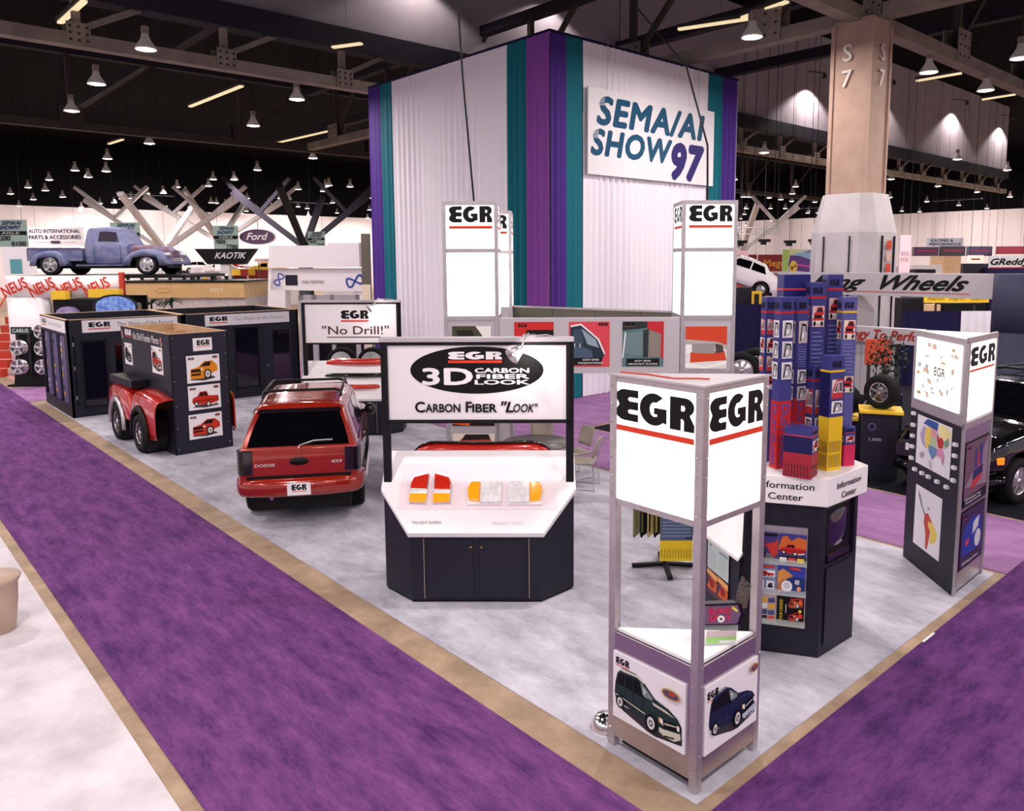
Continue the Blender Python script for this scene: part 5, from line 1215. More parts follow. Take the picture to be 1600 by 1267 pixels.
# ------------------------------------------------------------------ round table with stacking chairs
t = thing('round_table', 'round dark table between the glowing towers', 'table', (-9.95, 8.98, 0))
MB().lathe([(0, .71), (.56, .71), (.60, .725), (.60, .745), (0, .745)], 'table_top', 40).build('top', t)
MB().lathe([(.04, .04), (.04, .71)], 'black', 12).build('pedestal', t); MB().lathe([(.30, 0), (.28, .03), (.05, .06)], 'black', 20).build('foot', t)
def chair0():
    t = thing('stacking_chair', 'x', 'chair', (0, 0, 0), 0, 'chairs around the round table')
    P = [[(-.22+.44*i/6, y, z+.015*((i-3)/3)**2) for i in range(7)] for y, z in ((-.22, .43), (-.18, .45), (0, .445), (.18, .455), (.21, .46))]
    MB().grid(P, 'beige_seat').build('seat', t, solid=.02)
    P = [[(-.2*w+.4*w*i/6, .22+.10*q+.03*((i-3)/3)**2*-1, .56+.34*q) for i in range(7)] for q, w in ((0, .9), (.2, 1), (.7, 1), (.92, .92), (1, .75))]
    MB().grid(P, 'beige_seat').build('backrest', t, solid=.02)
    for s in (-1, 1):
        MB().tube([(s*.21, .34, .86), (s*.21, .23, .55), (s*.21, .19, .44), (s*.21, -.20, .43), (s*.23, -.25, .02), (s*.23, -.20, .012), (s*.23, .24, .012), (s*.22, .22, .3), (s*.21, .19, .44)], .010, 'silver', 6).build('leg', t)
    return t
ch = chair0(); first = True
for (x, y, rz, lb) in ((-9.25, 9.42, -TR+pi*.62, 'beige stacking chair nearest the right glowing tower'), (-9.80, 9.78, pi*.05, 'beige stacking chair partly behind the dark sign post'), (-10.55, 9.62, pi*.42, 'beige stacking chair on the far left side of the round table')):
    o = ch if first else copy_tree(ch); first = False
    o.location = (x, y, 0); d = V((-9.95-x, 8.98-y)); o.rotation_euler = (0, 0, atan2(d.y, d.x)+pi/2); o['label'] = lb

# tan bin at the lower left edge
q = atz(-2, 985); t = thing('tan_bin', 'tan tapered plastic bin cut off by the left picture edge', 'bin', (q.x, q.y, 0))
MB().lathe([(.14, 0), (.16, .01), (.20, .34), (.21, .52), (.235, .56), (.235, .60), (.20, .60), (.19, .5), (.15, .03)], 'tan_plastic', 24).build('body', t)
MB().lathe([(.237, .575), (.245, .59), (.237, .605)], 'tan_plastic', 24).build('rim', t)
# small strip on the purple aisle edge
tag(MB().box(-2.99, 8.0, 0, -2.97, 8.28, .006, 'white').build('tape_strip'), 'short white tape strip on the edge of the dark purple carpet', 'tape')
tag(MB().box(-3.42, 10.40, 0, -3.28, 10.46, .05, 'black').build('floor_socket', None, .01), 'small black socket box behind the map kiosk', 'socket')
# ------------------------------------------------------------------ background: helpers
def bthing(name, label, cat, u0, v1, D, group=None, rot=0.0):
    q = atd(u0, v1, D); t = thing(name, label, cat, q, TR+rot, group); return t
def px2m(n, D): return n*D/FPX
def hung_sign(name, label, u0, v0, u1, v1, D, m, draw=None, cat='sign', wires=True, d=.06, rot=0, group=None, frame=None):
    t = bthing(name, label, cat, u0, v1, D, group, rot); w = px2m(u1-u0, D); h = px2m(v1-v0, D)
    MB().box(0, 0, 0, w, d, h, m).build('board', t)
    if draw: p = Print((0, 0, 0), (1, 0, 0), lift=.012, step=.006); draw(p, w, h); p.build('lettering', t)
    if wires:
        for x in (.15*w, .85*w): MB().tube([(x, d/2, h), (x, d/2, 18-t.location.z)], .008, 'beam_dark', 4).build('hanging_wire', t)
    else:
        for x in (.2*w, .8*w): MB().box(x-.03, d, -t.location.z, x+.03, d+.05, h*.5, 'beam_dim').build('leg', t)
    return t
def floor_box(name, label, u0, v0, u1, D, m, dep=1.0, cat='display', rot=0, draw=None, group=None, z0=None):
    q = atd(u0, v0, D); t = thing(name, label, cat, (q.x, q.y, -.01 if z0 is None else z0), TR+rot, group); w = px2m(u1-u0, D); h = q.z-(0 if z0 is None else z0)+.01
    MB().box(0, 0, 0, w, dep, h, m).build('body', t)
    if draw: p = Print((0, 0, 0), (1, 0, 0), lift=.012, step=.006); draw(p, w, h); p.build('lettering', t)
    return t, w, h

SEDAN = [(-.95, .50, .82, .96, .72, .50, .30), (-.8, .40, .88, 1.0, .80, .56, .25), (-.3, .30, .92, 1.12, .84, .58, .2), (.1, .26, .92, 1.36, .85, .60, .1), (.8, .24, .90, 1.42, .86, .62, 0), (1.3, .24, .89, 1.38, .86, .60, 0), (2.0, .26, .86, .94, .86, .60, 0), (2.9, .28, .76, .84, .84, .58, 0), (3.3, .34, .64, .70, .76, .5, 0)]
def sedan(name, label, loc, rz, paint, pitch=0, cat='car', group=None):
    t = thing(name, label, cat, loc, rz, group); B = CarBody(SEDAN, [(0, .31, .37), (2.55, .31, .37)])
    B.mesh(MB(), paint, 36).build('body', t); MB().box(-.7, -.66, .2, 3.1, .66, .5, 'black').build('underbody', t)
    for s in (-1, 1):
        B.window(.0, .68, .1, .9, s, 'glass_dark', .12, 0, t); B.window(.74, 1.72, .1, .9, s, 'glass_dark', 0, -.42, t)
        for x in (0, 2.55): wheel(t, (x, s*.72, .31), .31, .2, 'alloy', s)
    P = []
    for i in range(5):
        x = 1.96-.62*i/4; r = B.ring(x); P.append([(x+.008, r[8][1]*1.1*k/3, r[9][2]+.012) for k in range(-3, 4)])
    MB().grid(P, 'glass_dark').build('windscreen', t)
    if pitch: t.rotation_euler = (Matrix.Rotation(rz, 3, 'Z') @ Matrix.Rotation(pitch, 3, 'Y')).to_euler()
    return t

# ------------------------------------------------------------------ far left: two-storey booth carrying the old pickup
DN = 27.0
t = thing('two_storey_booth', 'two-storey booth with red diagonal lettering under the old pickup', 'booth', atd(12, 465, DN)*1.0, TR)
z0 = t.location.z; w = px2m(180, DN); dk = px2m(465-431, DN)
MB().box(0, 0, dk-.10, w+2.2, 3.4, dk, 'black').build('upper_deck', t)
mb = MB(); P = []
for i in range(13): x = w*i/12; P.append([(x, .22*sin(pi*i/12)*-1, 0), (x, .22*sin(pi*i/12)*-1, dk)])
mb.grid(P, 'white'); mb.build('fascia', t, solid=.06)
p = Print((0, -.30, 0), (1, 0, 0)); RDc = C('C83A28')
for k in range(4): p.text('NEUS', .12+w*.235*k, .02, .36, RDc, w=.90, rot=.42, bold=.03)
p.build('lettering', t)
MB().box(w-.02, -.15, -.2, w+.12, 0, dk+.1, 'red_paint').build('corner_post', t)
mb = MB(); P = []
for i in range(9):
    a = pi*i/8; P.append([(.75-.75*cos(a), -.25*sin(a), -z0), (.75-.75*cos(a), -.25*sin(a), 0)])
mb.grid(P, 'white'); mb.build('rounded_wall', t, solid=.05)
MB().box(1.6, 1.6, -z0, w, 1.7, 0, 'navy_dark').build('rear_wall', t)
for k in range(9): MB().box(-.9, -.6+.28*k, -z0+.28*k, .0, -.6+.28*(k+1), -z0+.28*k+.26, 'red_paint').build('stair_tread', t)
MB().tube([(-.9, -.6, -z0+.95), (-.9, 1.9, -z0+3.3)], .03, 'red_paint', 6).build('handrail', t)
for (a, b, y) in ((80, 103, 468), (138, 187, 465)):
    hung_sign('yellow_box_sign', 'yellow box sign below the lettered fascia, '+('left' if a < 100 else 'right')+' one', a, y-13, b, y, DN-.6, 'yellow_plastic', wires=False, d=.25)
tc, w_, h_ = floor_box('upper_cabin', 'white cabin with a teal opening on the upper deck behind the pickup tail', 2, 386, 44, DN+2.9, 'white', .4, z0=z0+dk, draw=lambda p, w, h: p.rect(w*.28, .02, w*.72, h*.55, C('5FA0A8')))

def old_pickup(label, loc, rz, s=1.0):
    # x forward, origin on the ground midway between the axles
    t = thing('old_pickup', label, 'truck', loc, rz); t.scale = (s, s, s)
    M1, M2 = 'patina', 'patina_rust'
    cab = CarBody([(-.62, .55, 1.30, 1.86, .62, .50, .06), (-.5, .50, 1.30, 1.93, .72, .58, .03), (.1, .48, 1.30, 1.97, .76, .60, 0), (.5, .48, 1.28, 1.92, .76, .58, -.02), (.62, .48, 1.26, 1.80, .74, .56, -.10), (.80, .50, 1.18, 1.28, .70, .50, 0)], [])
    cab.mesh(MB(), M1, 24).build('cab', t)
    for sg in (-1, 1):
        cab.window(-.12, .58, .12, .85, sg, 'glass_side', .02, -.12, t)
        for x in (-.22, .62): MB().tube([(x, sg*(.775 if x < .5 else .755), .56), (x, sg*(.775 if x < .5 else .75), 1.26)], .006, 'black', 4).build('door_seam', t)
    cab.cap_window(False, .2, .8, .55, 'glass_side', t, 'rear_window')
    hood = CarBody([(.75, .62, 1.14, 1.26, .50, .36, 0), (1.2, .62, 1.12, 1.24, .46, .32, 0), (1.9, .62, 1.04, 1.15, .36, .24, 0), (2.08, .66, .94, 1.02, .26, .16, 0)], [])
    hood.mesh(MB(), M2, 14).build('bonnet', t)
    mb = MB()
    for k in range(5): mb.box(2.05-.03*k, -.34, .60+.07*k, 2.12-.03*k, .34, .64+.07*k, 'silver')
    mb.build('grille', t)
    bed = MB(); bed.box(-2.45, -.66, .62, -.68, .66, .68, M1)
    for sg in (-1, 1): bed.box(-2.45, sg*.66-.02, .62, -.68, sg*.66+.02, 1.12, M1)
    bed.box(-.72, -.66, .62, -.68, .66, 1.12, M1); bed.build('bed', t)
    MB().box(-2.50, -.66, .62, -2.45, .66, 1.10, M2).build('tailgate', t)
    mb = MB()
    for sg in (-1, 1): mb.tube([(-2.45, sg*.69, 1.12), (-.70, sg*.69, 1.12)], .025, M2, 6)
    mb.build('bed_rail', t)
    MB().box(-2.3, -.5, .32, 2.0, .5, .60, 'black').build('chassis', t)
    for sg in (-1, 1):
        MB().box(-.75, sg*.82-.10, .42, .85, sg*.82+.10, .47, M1).build('running_board', t)
        for xc, a, b, zt, mm in ((-1.62, .62, .50, 1.02, M1), (1.52, .74, .62, 1.06, M1)):
            P = []
            for i in range(21):
                q = pi*i/20; x = -cos(q); h = sin(q)**.75
                zz = .42+(zt-.42)*h; X = xc+x*(a if x < 0 else b)
                P.append([(X, sg*.94, max(.42, .34+(zz-.34)*.62 if abs(x) < .62 else .42)), (X, sg*.95, .42+(zz-.42)*.86), (X, sg*.90, .42+(zz-.42)*.96), (X, sg*.78, zz), (X, sg*.58, zz+.02*h), (X, sg*.42, zz-.02)])
            MB().grid(P, mm, flip=(sg < 0)).build('fender', t, solid=.02)
            wheel(t, (xc+.0, sg*.80, .345), .345, .23, 'alloy', sg, rr=.68)
        MB().lathe([(0, .10), (.10, .07), (.11, 0), (.06, -.12), (0, -.14)], 'silver', 12, 'x', (2.06, sg*.56, .84)).build('headlamp', t)
    MB().box(2.14, -.86, .46, 2.20, .86, .58, M1).build('bumper', t, .02)
    for o in [c for c in bpy.data.objects if c.parent == t and not c.name.startswith('wheel')]:      # lowered body over full-size wheels
        o.scale.z = .82; o.location.z = -.044
    return t
DT = DN+1.2
q = atd(160, 431, DT-.85)-en*.85; old_pickup('weathered blue old pickup truck on top of the lettered booth', (q.x, q.y, z0+dk), TR, 1.07)

# wheel pyramid in front
t = bthing('wheel_stand', 'black A-frame stand of bare alloy wheels at the far left', 'display stand', 32, 600, 24.8); t.location.z = 0
MB().add([(-.2,0,0),(1.15,0,0),(1.0,.25,1.75),(-.15,.25,1.75),(-.2,1.0,0),(1.15,1.0,0),(1.0,.35,1.75),(-.15,.35,1.75)], [(0,1,2,3),(5,4,7,6),(1,5,6,2),(4,0,3,7),(3,2,6,7)], 'black').build('body', t)
MB().box(-.35, -.1, 0, 1.3, 1.1, .05, 'black').build('foot', t)
p = None
sg_ = hung_sign('wheel_brand_sign', 'small dark green sign above the bare alloy wheels', 17, 511, 48, 522, 24.6, mat('green_sign', '16302A', .5), lambda p, w, h: p.text('CARUS', w*.1, h*.25, h*.5, C('DDE6DE'), w=w*.8, bold=.02), wires=False)
for k, (u, v) in enumerate(((29, 543), (30, 573), (66, 518), (67, 544), (68, 573))):
    o = bthing('alloy_wheel', ['bare five-spoke alloy wheel, upper left on the black stand', 'bare five-spoke alloy wheel, lower left on the black stand', 'bare alloy wheel highest on the black stand, beside the dark room', 'bare alloy wheel half hidden by the dark room, middle row', 'bare alloy wheel half hidden by the dark room, bottom row'][k], 'wheel', u, v, 24.45+.0, 'bare wheels on the black stand')
    d = MB(); q = .235; h = .1
    d.lathe([(q, .10), (q, -.08), (q*.93, -.10), (q*.86, -.06), (q*.84, .08)], 'alloy', 24, 'y'); d.build('rim', o)
    d = MB()
    for s in range(5):
        a = 2*pi*s/5+.3; d.bar((0, -.06, 0), (cos(a)*q*.92, -.07, sin(a)*q*.92), q*.28, .04, 'alloy', up=(0, 1, 0))
    d.lathe([(q*.22, -.03), (q*.2, -.10), (0, -.10)], 'alloy', 12, 'y'); d.build('spokes', o)
    d = MB(); d.tube([(0, .0, 0), (0, .45, 0)], .03, 'black', 6); d.build('peg', o)
tag(MB().box(-40, 4.4, -.01, -29.2, 9.5, .0, mat('red_white', 'D8C8C4', .8, noise=.35, col2='C86A50')).build('neighbour_carpet'), 'red and white booth floor under the wheel stand', 'carpet')
# black arch sign
t = bthing('arch_sign', 'black arch-topped sign with a blue picture above the dark room', 'sign', 146, 492, 26.0); A = px2m(70, 26)
def archpoly(w, h0, h1): return [(0, 0), (w, 0), (w, h0)]+[(w/2+w/2*cos(pi*i/12), h0+(h1-h0)*sin(pi*i/12)) for i in range(1, 12)]+[(0, h0)]
ap = archpoly(A, .30, .68); mb = MB(); n = len(ap); zb = -t.location.z
ap2 = [(x, z if z > 0 else zb) for x, z in ap]
mb.add([(x, 0, z) for x, z in ap2]+[(x, .25, z) for x, z in ap2], [tuple(range(n)), tuple(reversed(range(n, 2*n)))]+[(i, n+i, n+(i+1)%n, (i+1)%n) for i in range(n)], 'black_gloss'); mb.build('body', t)
mb = MB(); ap3 = [(.10+x*.88, .03+z*.86) for x, z in ap]; mb.add([(x, -.01, z) for x, z in ap3], [tuple(range(n))], 'screen_blue'); mb.build('picture', t)
floor_box('dark_display', 'dark display case behind the left meeting room', 82, 468, 150, 26.6, 'black', 1.2)
t = bthing('purple_mound', 'purple patterned arch on the dark display case', 'display', 84, 490, 26.2); MB().lathe([(.36, 0), (.33, .10), (.2, .2), (0, .23)], mat('purple_spot', '4A3A6A', .5, noise=30, col2='8A7AA8'), 16, c=(.36, .2, 0)).build('body', t)

# wood-fronted stage with palms
DW = 34.0
t = bthing('wood_stage', 'wood-fronted raised stage behind the meeting rooms', 'stage', 190, 466, DW); w = px2m(192, DW); zb = -t.location.z-.01
MB().box(0, 0, 0, w, 3, px2m(24, DW), 'wood_face').build('fascia', t); MB().box(.0, .1, zb, w, 2.9, 0, 'stone').build('stone_base', t); MB().box(-.1, -.05, px2m(24, DW), w+.1, 3, px2m(27, DW), 'black').build('deck', t)
p = Print((0, 0, 0), (1, 0, 0), lift=.012); p.ell(w*.34, .32, .35, .10, C('B08A58')); p.ell(w*.34, .32, .31, .075, C('D2AE78')); p.text('VISIT', w*.72, .25, .16, C('E8D8B8'), w=.6, bold=.02); p.build('emblem', t)
zt_ = t.location.z+px2m(27, DW)
rnd = random.Random(5)
for k in range(8):
    q = atd(200+22*k, 436, DW+.4+rnd.random()*1.5); o = thing('stage_spot', 'small glowing spotlight on the edge of the wood stage', 'light', (q.x, q.y, zt_), 0, 'spotlights on the stage edge')
    MB().lathe([(.08, 0), (.08, .1), (.12, .16), (.10, .2)], 'black', 8).build('can', o); MB().lathe([(.09, .2), (0, .23)], 'bulb_glow', 8).build('bulb', o)
MB_ = thing('stage_bench', 'low dark bench on the wood-fronted stage', 'bench', atd(292, 436, DW+1.6)*1.0, TR); MB_.location.z = zt_; MB().box(0, 0, .22, 1.3, .5, .30, 'black').build('seat', MB_); MB().box(.1, .1, 0, .2, .4, .22, 'black').build('leg', MB_); MB().box(1.1, .1, 0, 1.2, .4, .22, 'black').build('leg', MB_)
def palm(label, u, v, D, h=2.35):
    q = atd(u, v, D); t = thing('potted_palm', label, 'plant', (q.x, q.y, -.01), 0, 'palms in front of the stage')
    MB().lathe([(.2, 0), (.26, .4), (.24, .4)], 'pot', 12).build('pot', t); MB().tube([(0, 0, .35), (.03, 0, h*.5), (0, 0, q.z-.1)], .04, 'pot', 6).build('stem', t)
    rr = random.Random(int(u)); mb = MB()
    for k in range(26):
        a = rr.random()*2*pi; l = .5+.25*rr.random(); e = .25+.9*rr.random(); d = V((cos(a), sin(a), 0)); s = d.cross(V((0, 0, 1)))*.035
        P = []
        for i in range(6):
            f = i/5; c = V((0, 0, q.z-.1))+d*l*f+V((0, 0, e*f*.55-.75*f*f*.6)); ww = s*sin(pi*min(1, f*.9+.1))*1.6
            P.append([tuple(c-ww), tuple(c+ww)])
        mb.grid(P, 'leaf')
    mb.build('fronds', t)
palm('left of the two potted palms in front of the wood stage', 236, 470, 30); palm('right of the two potted palms in front of the wood stage', 268, 468, 30.5)

# signs in the far left hall
MINT = mat('mint_sign', 'C4E6DA', .6)
def aisle(nums):
    def f(p, w, h):
        k = C('22252C'); p.text('SEMA/AI', w*.25, h*.82, h*.13, C('1F3F6A'), w=w*.60, bold=.03, shear=.2); p.text('SHOW97', w*.15, h*.64, h*.14, C('2A3480'), w=w*.66, bold=.03, shear=.2)
        p.rect(0, h*.44, w, h*.58, k); p.text('AISLE', w*.22, h*.47, h*.085, C('D8E8E2'), w=w*.56, bold=.02); p.text(nums[0], w*.06, h*.24, h*.17, k, bold=.02, w=w*.42); p.text(nums[1], w*.52, h*.03, h*.17, k, bold=.02, w=w*.44)
    return f
hung_sign('aisle_sign', 'mint aisle sign at the far left picture edge', -6, 344, 44, 386, 40, MINT, aisle(('8200', '8100')))
hung_sign('aisle_sign', 'mint aisle sign behind the cab of the old pickup', 174, 348, 220, 386, 42, MINT, aisle(('8000', '7900')))
hung_sign('aisle_sign', 'mint aisle sign above the black trapezoid sign', 335, 353, 373, 390, 44, MINT, aisle(('7800', '7700')))
hung_sign('aisle_sign', 'mint aisle sign half hidden behind the white booth', 482, 362, 508, 386, 52, MINT, aisle(('7600', '7500')))
def auto_int(p, w, h):
    k = C('4A3A58'); p.text('AUTO INTERNATIONAL', w*.03, h*.68, h*.20, k, w=w*.92, bold=.012); p.text('PARTS & ACCESSORIES', w*.03, h*.36, h*.20, k, w=w*.93, bold=.012); p.rect(w*.1, h*.18, w*.86, h*.195, C('8A7A90')); p.rect(w*.42, h*.12, w*.58, h*.26, k)
hung_sign('hall_sign', 'white hanging sign naming the parts and accessories section', 44, 355, 131, 384, 46, 'white', auto_int)
hung_sign('tyre_banner', 'white banner with red lettering right of the old pickup', 254, 392, 284, 408, 44, 'white', lambda p, w, h: p.text('TIRERACK', w*.08, h*.3, h*.45, C('C84038'), w=w*.9, bold=.02))
t = hung_sign('wheel_billboard', 'dark billboard with a large wheel picture right of the old pickup', 258, 408, 284, 430, 44.5, 'navy_dark', lambda p, w, h: (p.ell(w*.5, h*.5, w*.42, h*.46, C('C8C4C8')), p.ell(w*.5, h*.5, w*.34, h*.37, C('3A3440')), [p.line([(w*.5, h*.5), (w*.5+w*.38*cos(a), h*.5+h*.42*sin(a))], w*.08, C('D8D4D8'), False) for a in [k*1.257 for k in range(5)]]), wires=False)
t = bthing('trapezoid_sign', 'black trapezoid sign with white slanted lettering', 'sign', 305, 413, 40); w = px2m(95, 40); h = px2m(24, 40)
mb = MB(); tp = [(w*.20, 0), (w*.80, 0), (w, h), (0, h)]; mb.add([(x, 0, z) for x, z in tp]+[(x, .5, z) for x, z in tp], [(0,1,2,3),(7,6,5,4),(0,4,5,1),(1,5,6,2),(2,6,7,3),(3,7,4,0)], 'black'); mb.build('board', t)
p = Print((0, 0, 0), (1, 0, 0), lift=.012); p.text('KAOTIK', w*.33, h*.38, h*.38, C('E8E4EA'), w=w*.52, bold=.02, shear=.4); p.build('lettering', t)
MB().box(w*.40, .1, -t.location.z, w*.54, .4, 0, 'white').build('mast', t)
t = bthing('oval_sign', 'blue oval sign with white script on the far pale wall', 'sign', 402, 370, 74); w = px2m(27, 74)
mb = MB(); n = 32
for k, (f, y, m) in enumerate(((1.06, .02, 'white'), (1.0, -.03, mat('oval_blue', '54305E', .5)))):
    mb.add([(w*f*cos(2*pi*i/n), y, w*.42*f*sin(2*pi*i/n)) for i in range(n)]+[(w*f*cos(2*pi*i/n), y+.3, w*.42*f*sin(2*pi*i/n)) for i in range(n)], [tuple(range(n))]+[(i, n+i, n+(i+1)%n, (i+1)%n) for i in range(n)], m)
mb.build('board', t); p = Print((0, -.04, 0), (1, 0, 0), lift=.02); p.text('Ford', -w*.62, -w*.17, w*.40, C('F4EEF2'), w=w*1.25, bold=.02, shear=.35); p.build('lettering', t)
MB().tube([(0, .2, w*.4), (0, .2, 18-t.location.z)], .03, 'beam_dark', 5).build('hanging_wire', t)
hung_sign('small_red_sign', 'small red-lettered sign on the far pale wall', 398, 404, 425, 410, 60, 'white', lambda p, w, h: p.text('MCGUARD', w*.05, h*.2, h*.6, C('D86A50'), w=w*.9), wires=False)

# white angular booth left of the draped box
DE = 34.0
t = bthing('angular_booth', 'white angular booth with blue loop logos left of the draped box', 'booth', 420, 480, DE); S = DE/FPX; zb = -t.location.z-.01
def quadp(pts, y0, y1, m, nm):
    v = [((u-420)*S, (480-z)*S) for u, z in pts]; n = len(v); mb = MB(); mb.add([(x, y0, z) for x, z in v]+[(x, y1, z) for x, z in v], [tuple(range(n)), tuple(reversed(range(n, 2*n)))]+[(i, n+i, n+(i+1)%n, (i+1)%n) for i in range(n)], m); return mb.build(nm, t)
quadp([(424, 419), (566, 418), (566, 381), (518, 381), (518, 385), (428, 385)], -.25, .6, 'white', 'upper_panel'); quadp([(424, 453), (566, 456), (566, 420), (428, 420)], 0, .6, 'white', 'lower_panel'); quadp([(408, 640), (440, 640), (447, 453), (427, 420), (422, 420)], 0, .7, 'white', 'leaning_leg'); quadp([(548, 640), (566, 640), (566, 455), (552, 455)], .1, .7, 'white', 'right_leg')
p = Print((0, 0, 0), (1, 0, 0), lift=.012, step=.006); bl = C('4A64B8')
def loop(cx, cz, r, rot):
    pts = [((cx-420)*S+r*(1.5*cos(a)*cos(rot)-.8*sin(2*a)*sin(rot)), (480-cz)*S+r*(1.5*cos(a)*sin(rot)+.8*sin(2*a)*cos(rot))) for a in [2*pi*i/28 for i in range(29)]]; p.line(pts, r*.34, bl)
loop(438, 437, .17, 1.0); loop(556, 440, .24, .3); p.rect((448-420)*S, (480-446)*S, (467-420)*S, (480-430)*S, C('2A2834')); p.text('DSS PERFEC', (474-420)*S, (480-443)*S, .12, C('8A8480'), w=.95, bold=.01); p.build('lettering', t)
t = bthing('tall_post', 'olive banner post against the edge of the draped box', 'post', 566, 440, 30.0); w = px2m(12, 30); MB().box(0, 0, -t.location.z, w, .3, px2m(74, 30), mat('olive', '5F5B50', .6)).build('upper', t); MB().box(-.02, -.03, -t.location.z, w+.02, -.0, -.6+px2m(20, 30), mat('cream', 'E8DCC0', .6)).build('cream_panel', t)
t, w, h = floor_box('wheel_wall', 'brown display wall with four black wheels', 382, 438, 422, 38.5, 'brown_wall', .4)
for k in range(4):
    q = (Matrix.Translation(t.location) @ Matrix.Rotation(t.rotation_euler.z, 4, 'Z')) @ V((w*(.22+.52*(k % 2)), -.12, h-.45-.62*(k//2)))
    o = thing('wheel_sample', 'small dark wheel hung on the brown wall, '+['upper left', 'upper right', 'lower left', 'lower right'][k], 'wheel', q, TR, 'wheels on the brown wall'); wheel(o, (0, 0, 0), .28, .2, 'alloy', -1, name='tyre')
# pale framed shop front behind the no drill stand
t = bthing('framed_booth', 'pale framed booth front behind the no drill stand', 'booth', 466, 461, 23.0); S = 23/FPX; zb = -t.location.z
for x0, x1 in ((0, 8), (20, 28), (50, 55), (88, 94)): MB().box(x0*S, 0, zb, x1*S, .12, 0, 'grey_laminate').build('upright', t)
MB().box(0, 0, -.18, 94*S, .12, 0, 'grey_laminate').build('lintel', t); MB().box(0, .5, zb, 94*S, .55, -.2, 'navy_dark').build('back_panel', t)
MB().box(0, -.02, zb+1.5, 22*S, .1, zb+1.62, 'grey_laminate').build('mid_rail', t)
MB().box(9*S, .02, -1.0, 20*S, .05, -.2, 'screen_blue').build('picture', t)
for k, (u, lb) in enumerate(((535, 'white-walled tyre standing behind the no drill stand, left one'), (582, 'white-walled tyre standing behind the no drill stand, right one'))):
    q = atd(u, 565, 19.6); o = thing('whitewall_wheel', lb, 'wheel', q, TR, 'whitewall tyres behind the no drill stand'); wheel(o, (0, 0, 0), .36, .24, 'chrome', -1, name='tyre', white_wall=True)
    MB().box(-.30, -.12, -q.z, .30, .3, -.33, 'navy_dark').build('riser', o)
# scattered distant cars on the left
for k, (u, v, D, pt, rz, lb) in enumerate(((333, 434, 72, 'car_white', .3, 'distant white car left of the white mast'), (376, 434, 78, 'car_red2', 2.9, 'distant red car right of the white mast'), (405, 434, 70, 'car_yellow', .4, 'distant yellow car next to the white angular booth'), (392, 426, 90, 'car_white', 3.0, 'distant white car under the oval sign'), (300, 428, 84, 'car_white', .2, 'distant white car beyond the wood stage'))):
    q = atd(u, v, D); c = sedan('distant_car', lb, q, TR+rz, pt)
    pl = thing('car_platform', 'raised pale platform under the '+lb, 'platform', (q.x, q.y, -.01), TR+rz); MB().box(-1.2, -1.1, 0, 3.6, 1.1, q.z+.01, 'white').build('body', pl)
for k, (u0, v0, u1, D, m, lb) in enumerate(((262, 428, 300, 44, 'white', 'low white counter in the far left hall'), (378, 422, 420, 62, 'maroon', 'low maroon counter in the far left hall'), (505, 455, 560, 40, 'white', 'white counter under the angular booth'))):
    floor_box('far_counter', lb, u0, v0, u1, D, m, 1.5)

# ------------------------------------------------------------------ right side: wheel booth across the aisle
YK = 19.4
def kx(u, v=440): return aty(u, v, YK).x
xa, xb = kx(1215), kx(1564); zk = lambda u, v: aty(u, v, YK).z
t = thing('script_sign_beam', 'pale overhead beam with black script lettering about wheels', 'sign', (xa, YK, 0)); w = xb-xa
z0, z1 = zk(1440, 464), zk(1440, 427)
MB().box(0, 0, z0, w, .3, z1, 'grey_laminate').build('beam', t)
p = Print((0, 0, 0), (1, 0, 0), lift=.004); hh = z1-z0; uK = kx(1268)-xa
p.text('King', uK, z0+hh*.32, hh*.56, MATS['black'], w=kx(1352)-kx(1268), bold=.03, shear=.6); p.text('Wheels', kx(1376)-xa, z0+hh*.30, hh*.60, MATS['black'], w=kx(1513)-kx(1376), bold=.03, shear=.6); p.rect(uK, z0+hh*.16, kx(1516)-xa, z0+hh*.19, C('C8483A')); p.build('lettering', t)
za, zb2 = zk(1380, 536), zk(1380, 512)
t = thing('slogan_beam', 'lower pale beam with red script slogan', 'sign', (xa, YK-.02, 0)); MB().box(0, 0, za, kx(1445)-xa, .28, zb2, 'grey_laminate').build('beam', t)
p = Print((0, 0, 0), (1, 0, 0), lift=.004); p.text('Technology To Performance', kx(1278)-xa, za+(zb2-za)*.26, (zb2-za)*.58, C('A42E24'), w=kx(1507)-kx(1278), bold=.03, shear=.3); p.build('lettering', t)
t = thing('booth_pillar', 'dark blue round pillar at the right end of the script beam', 'pillar', (kx(1592), YK+.1, 0)); MB().lathe([(.52, 0), (.52, zk(1590, 520)), (.50, zk(1590, 519)), (.52, zk(1590, 518)), (.52, zk(1590, 428))], 'navy_column', 32).build('shaft', t); MB().lathe([(.55, 0), (.55, .1)], 'black', 32).build('foot', t)
t = thing('booth_pillar', 'pale square pillar carrying the script beam behind the cartons', 'pillar', (xa, YK, 0)); MB().box(-.1, -.1, 0, .25, .3, z0, 'grey_laminate').build('shaft', t)
t = thing('booth_back_wall', 'pale grey panel wall behind the lower script beam', 'wall panel', (kx(1322), YK+.15, 0))
for k in range(3): MB().box(k*.42, 0, 0, k*.42+.40, .06, za, 'grey_laminate').build('panel', t)
hung_sign('orange_poster', 'orange-red poster under the slogan beam', 1352, 530, 1392, 570, 17.0, mat('orange_red', 'D84A2A', .5), wires=False)
def drapewall(label, u0, u1, v0, D, m):
    a = atd(u0, v0, D); b = atd(u1, v0, D); return drape(label, (a.x, a.y), (b.x, b.y), 0, a.z, MATS[m], .04, .25, int(u0))
drapewall('navy pipe-and-drape divider right of the numbered column', 1410, 1502, 486, 24, 'navy_drape'); drapewall('white pipe-and-drape divider beside the dark blue pillar', 1502, 1566, 486, 24, 'white_drape'); drapewall('navy drape divider right of the draped box', 1148, 1200, 475, 22, 'navy_drape')
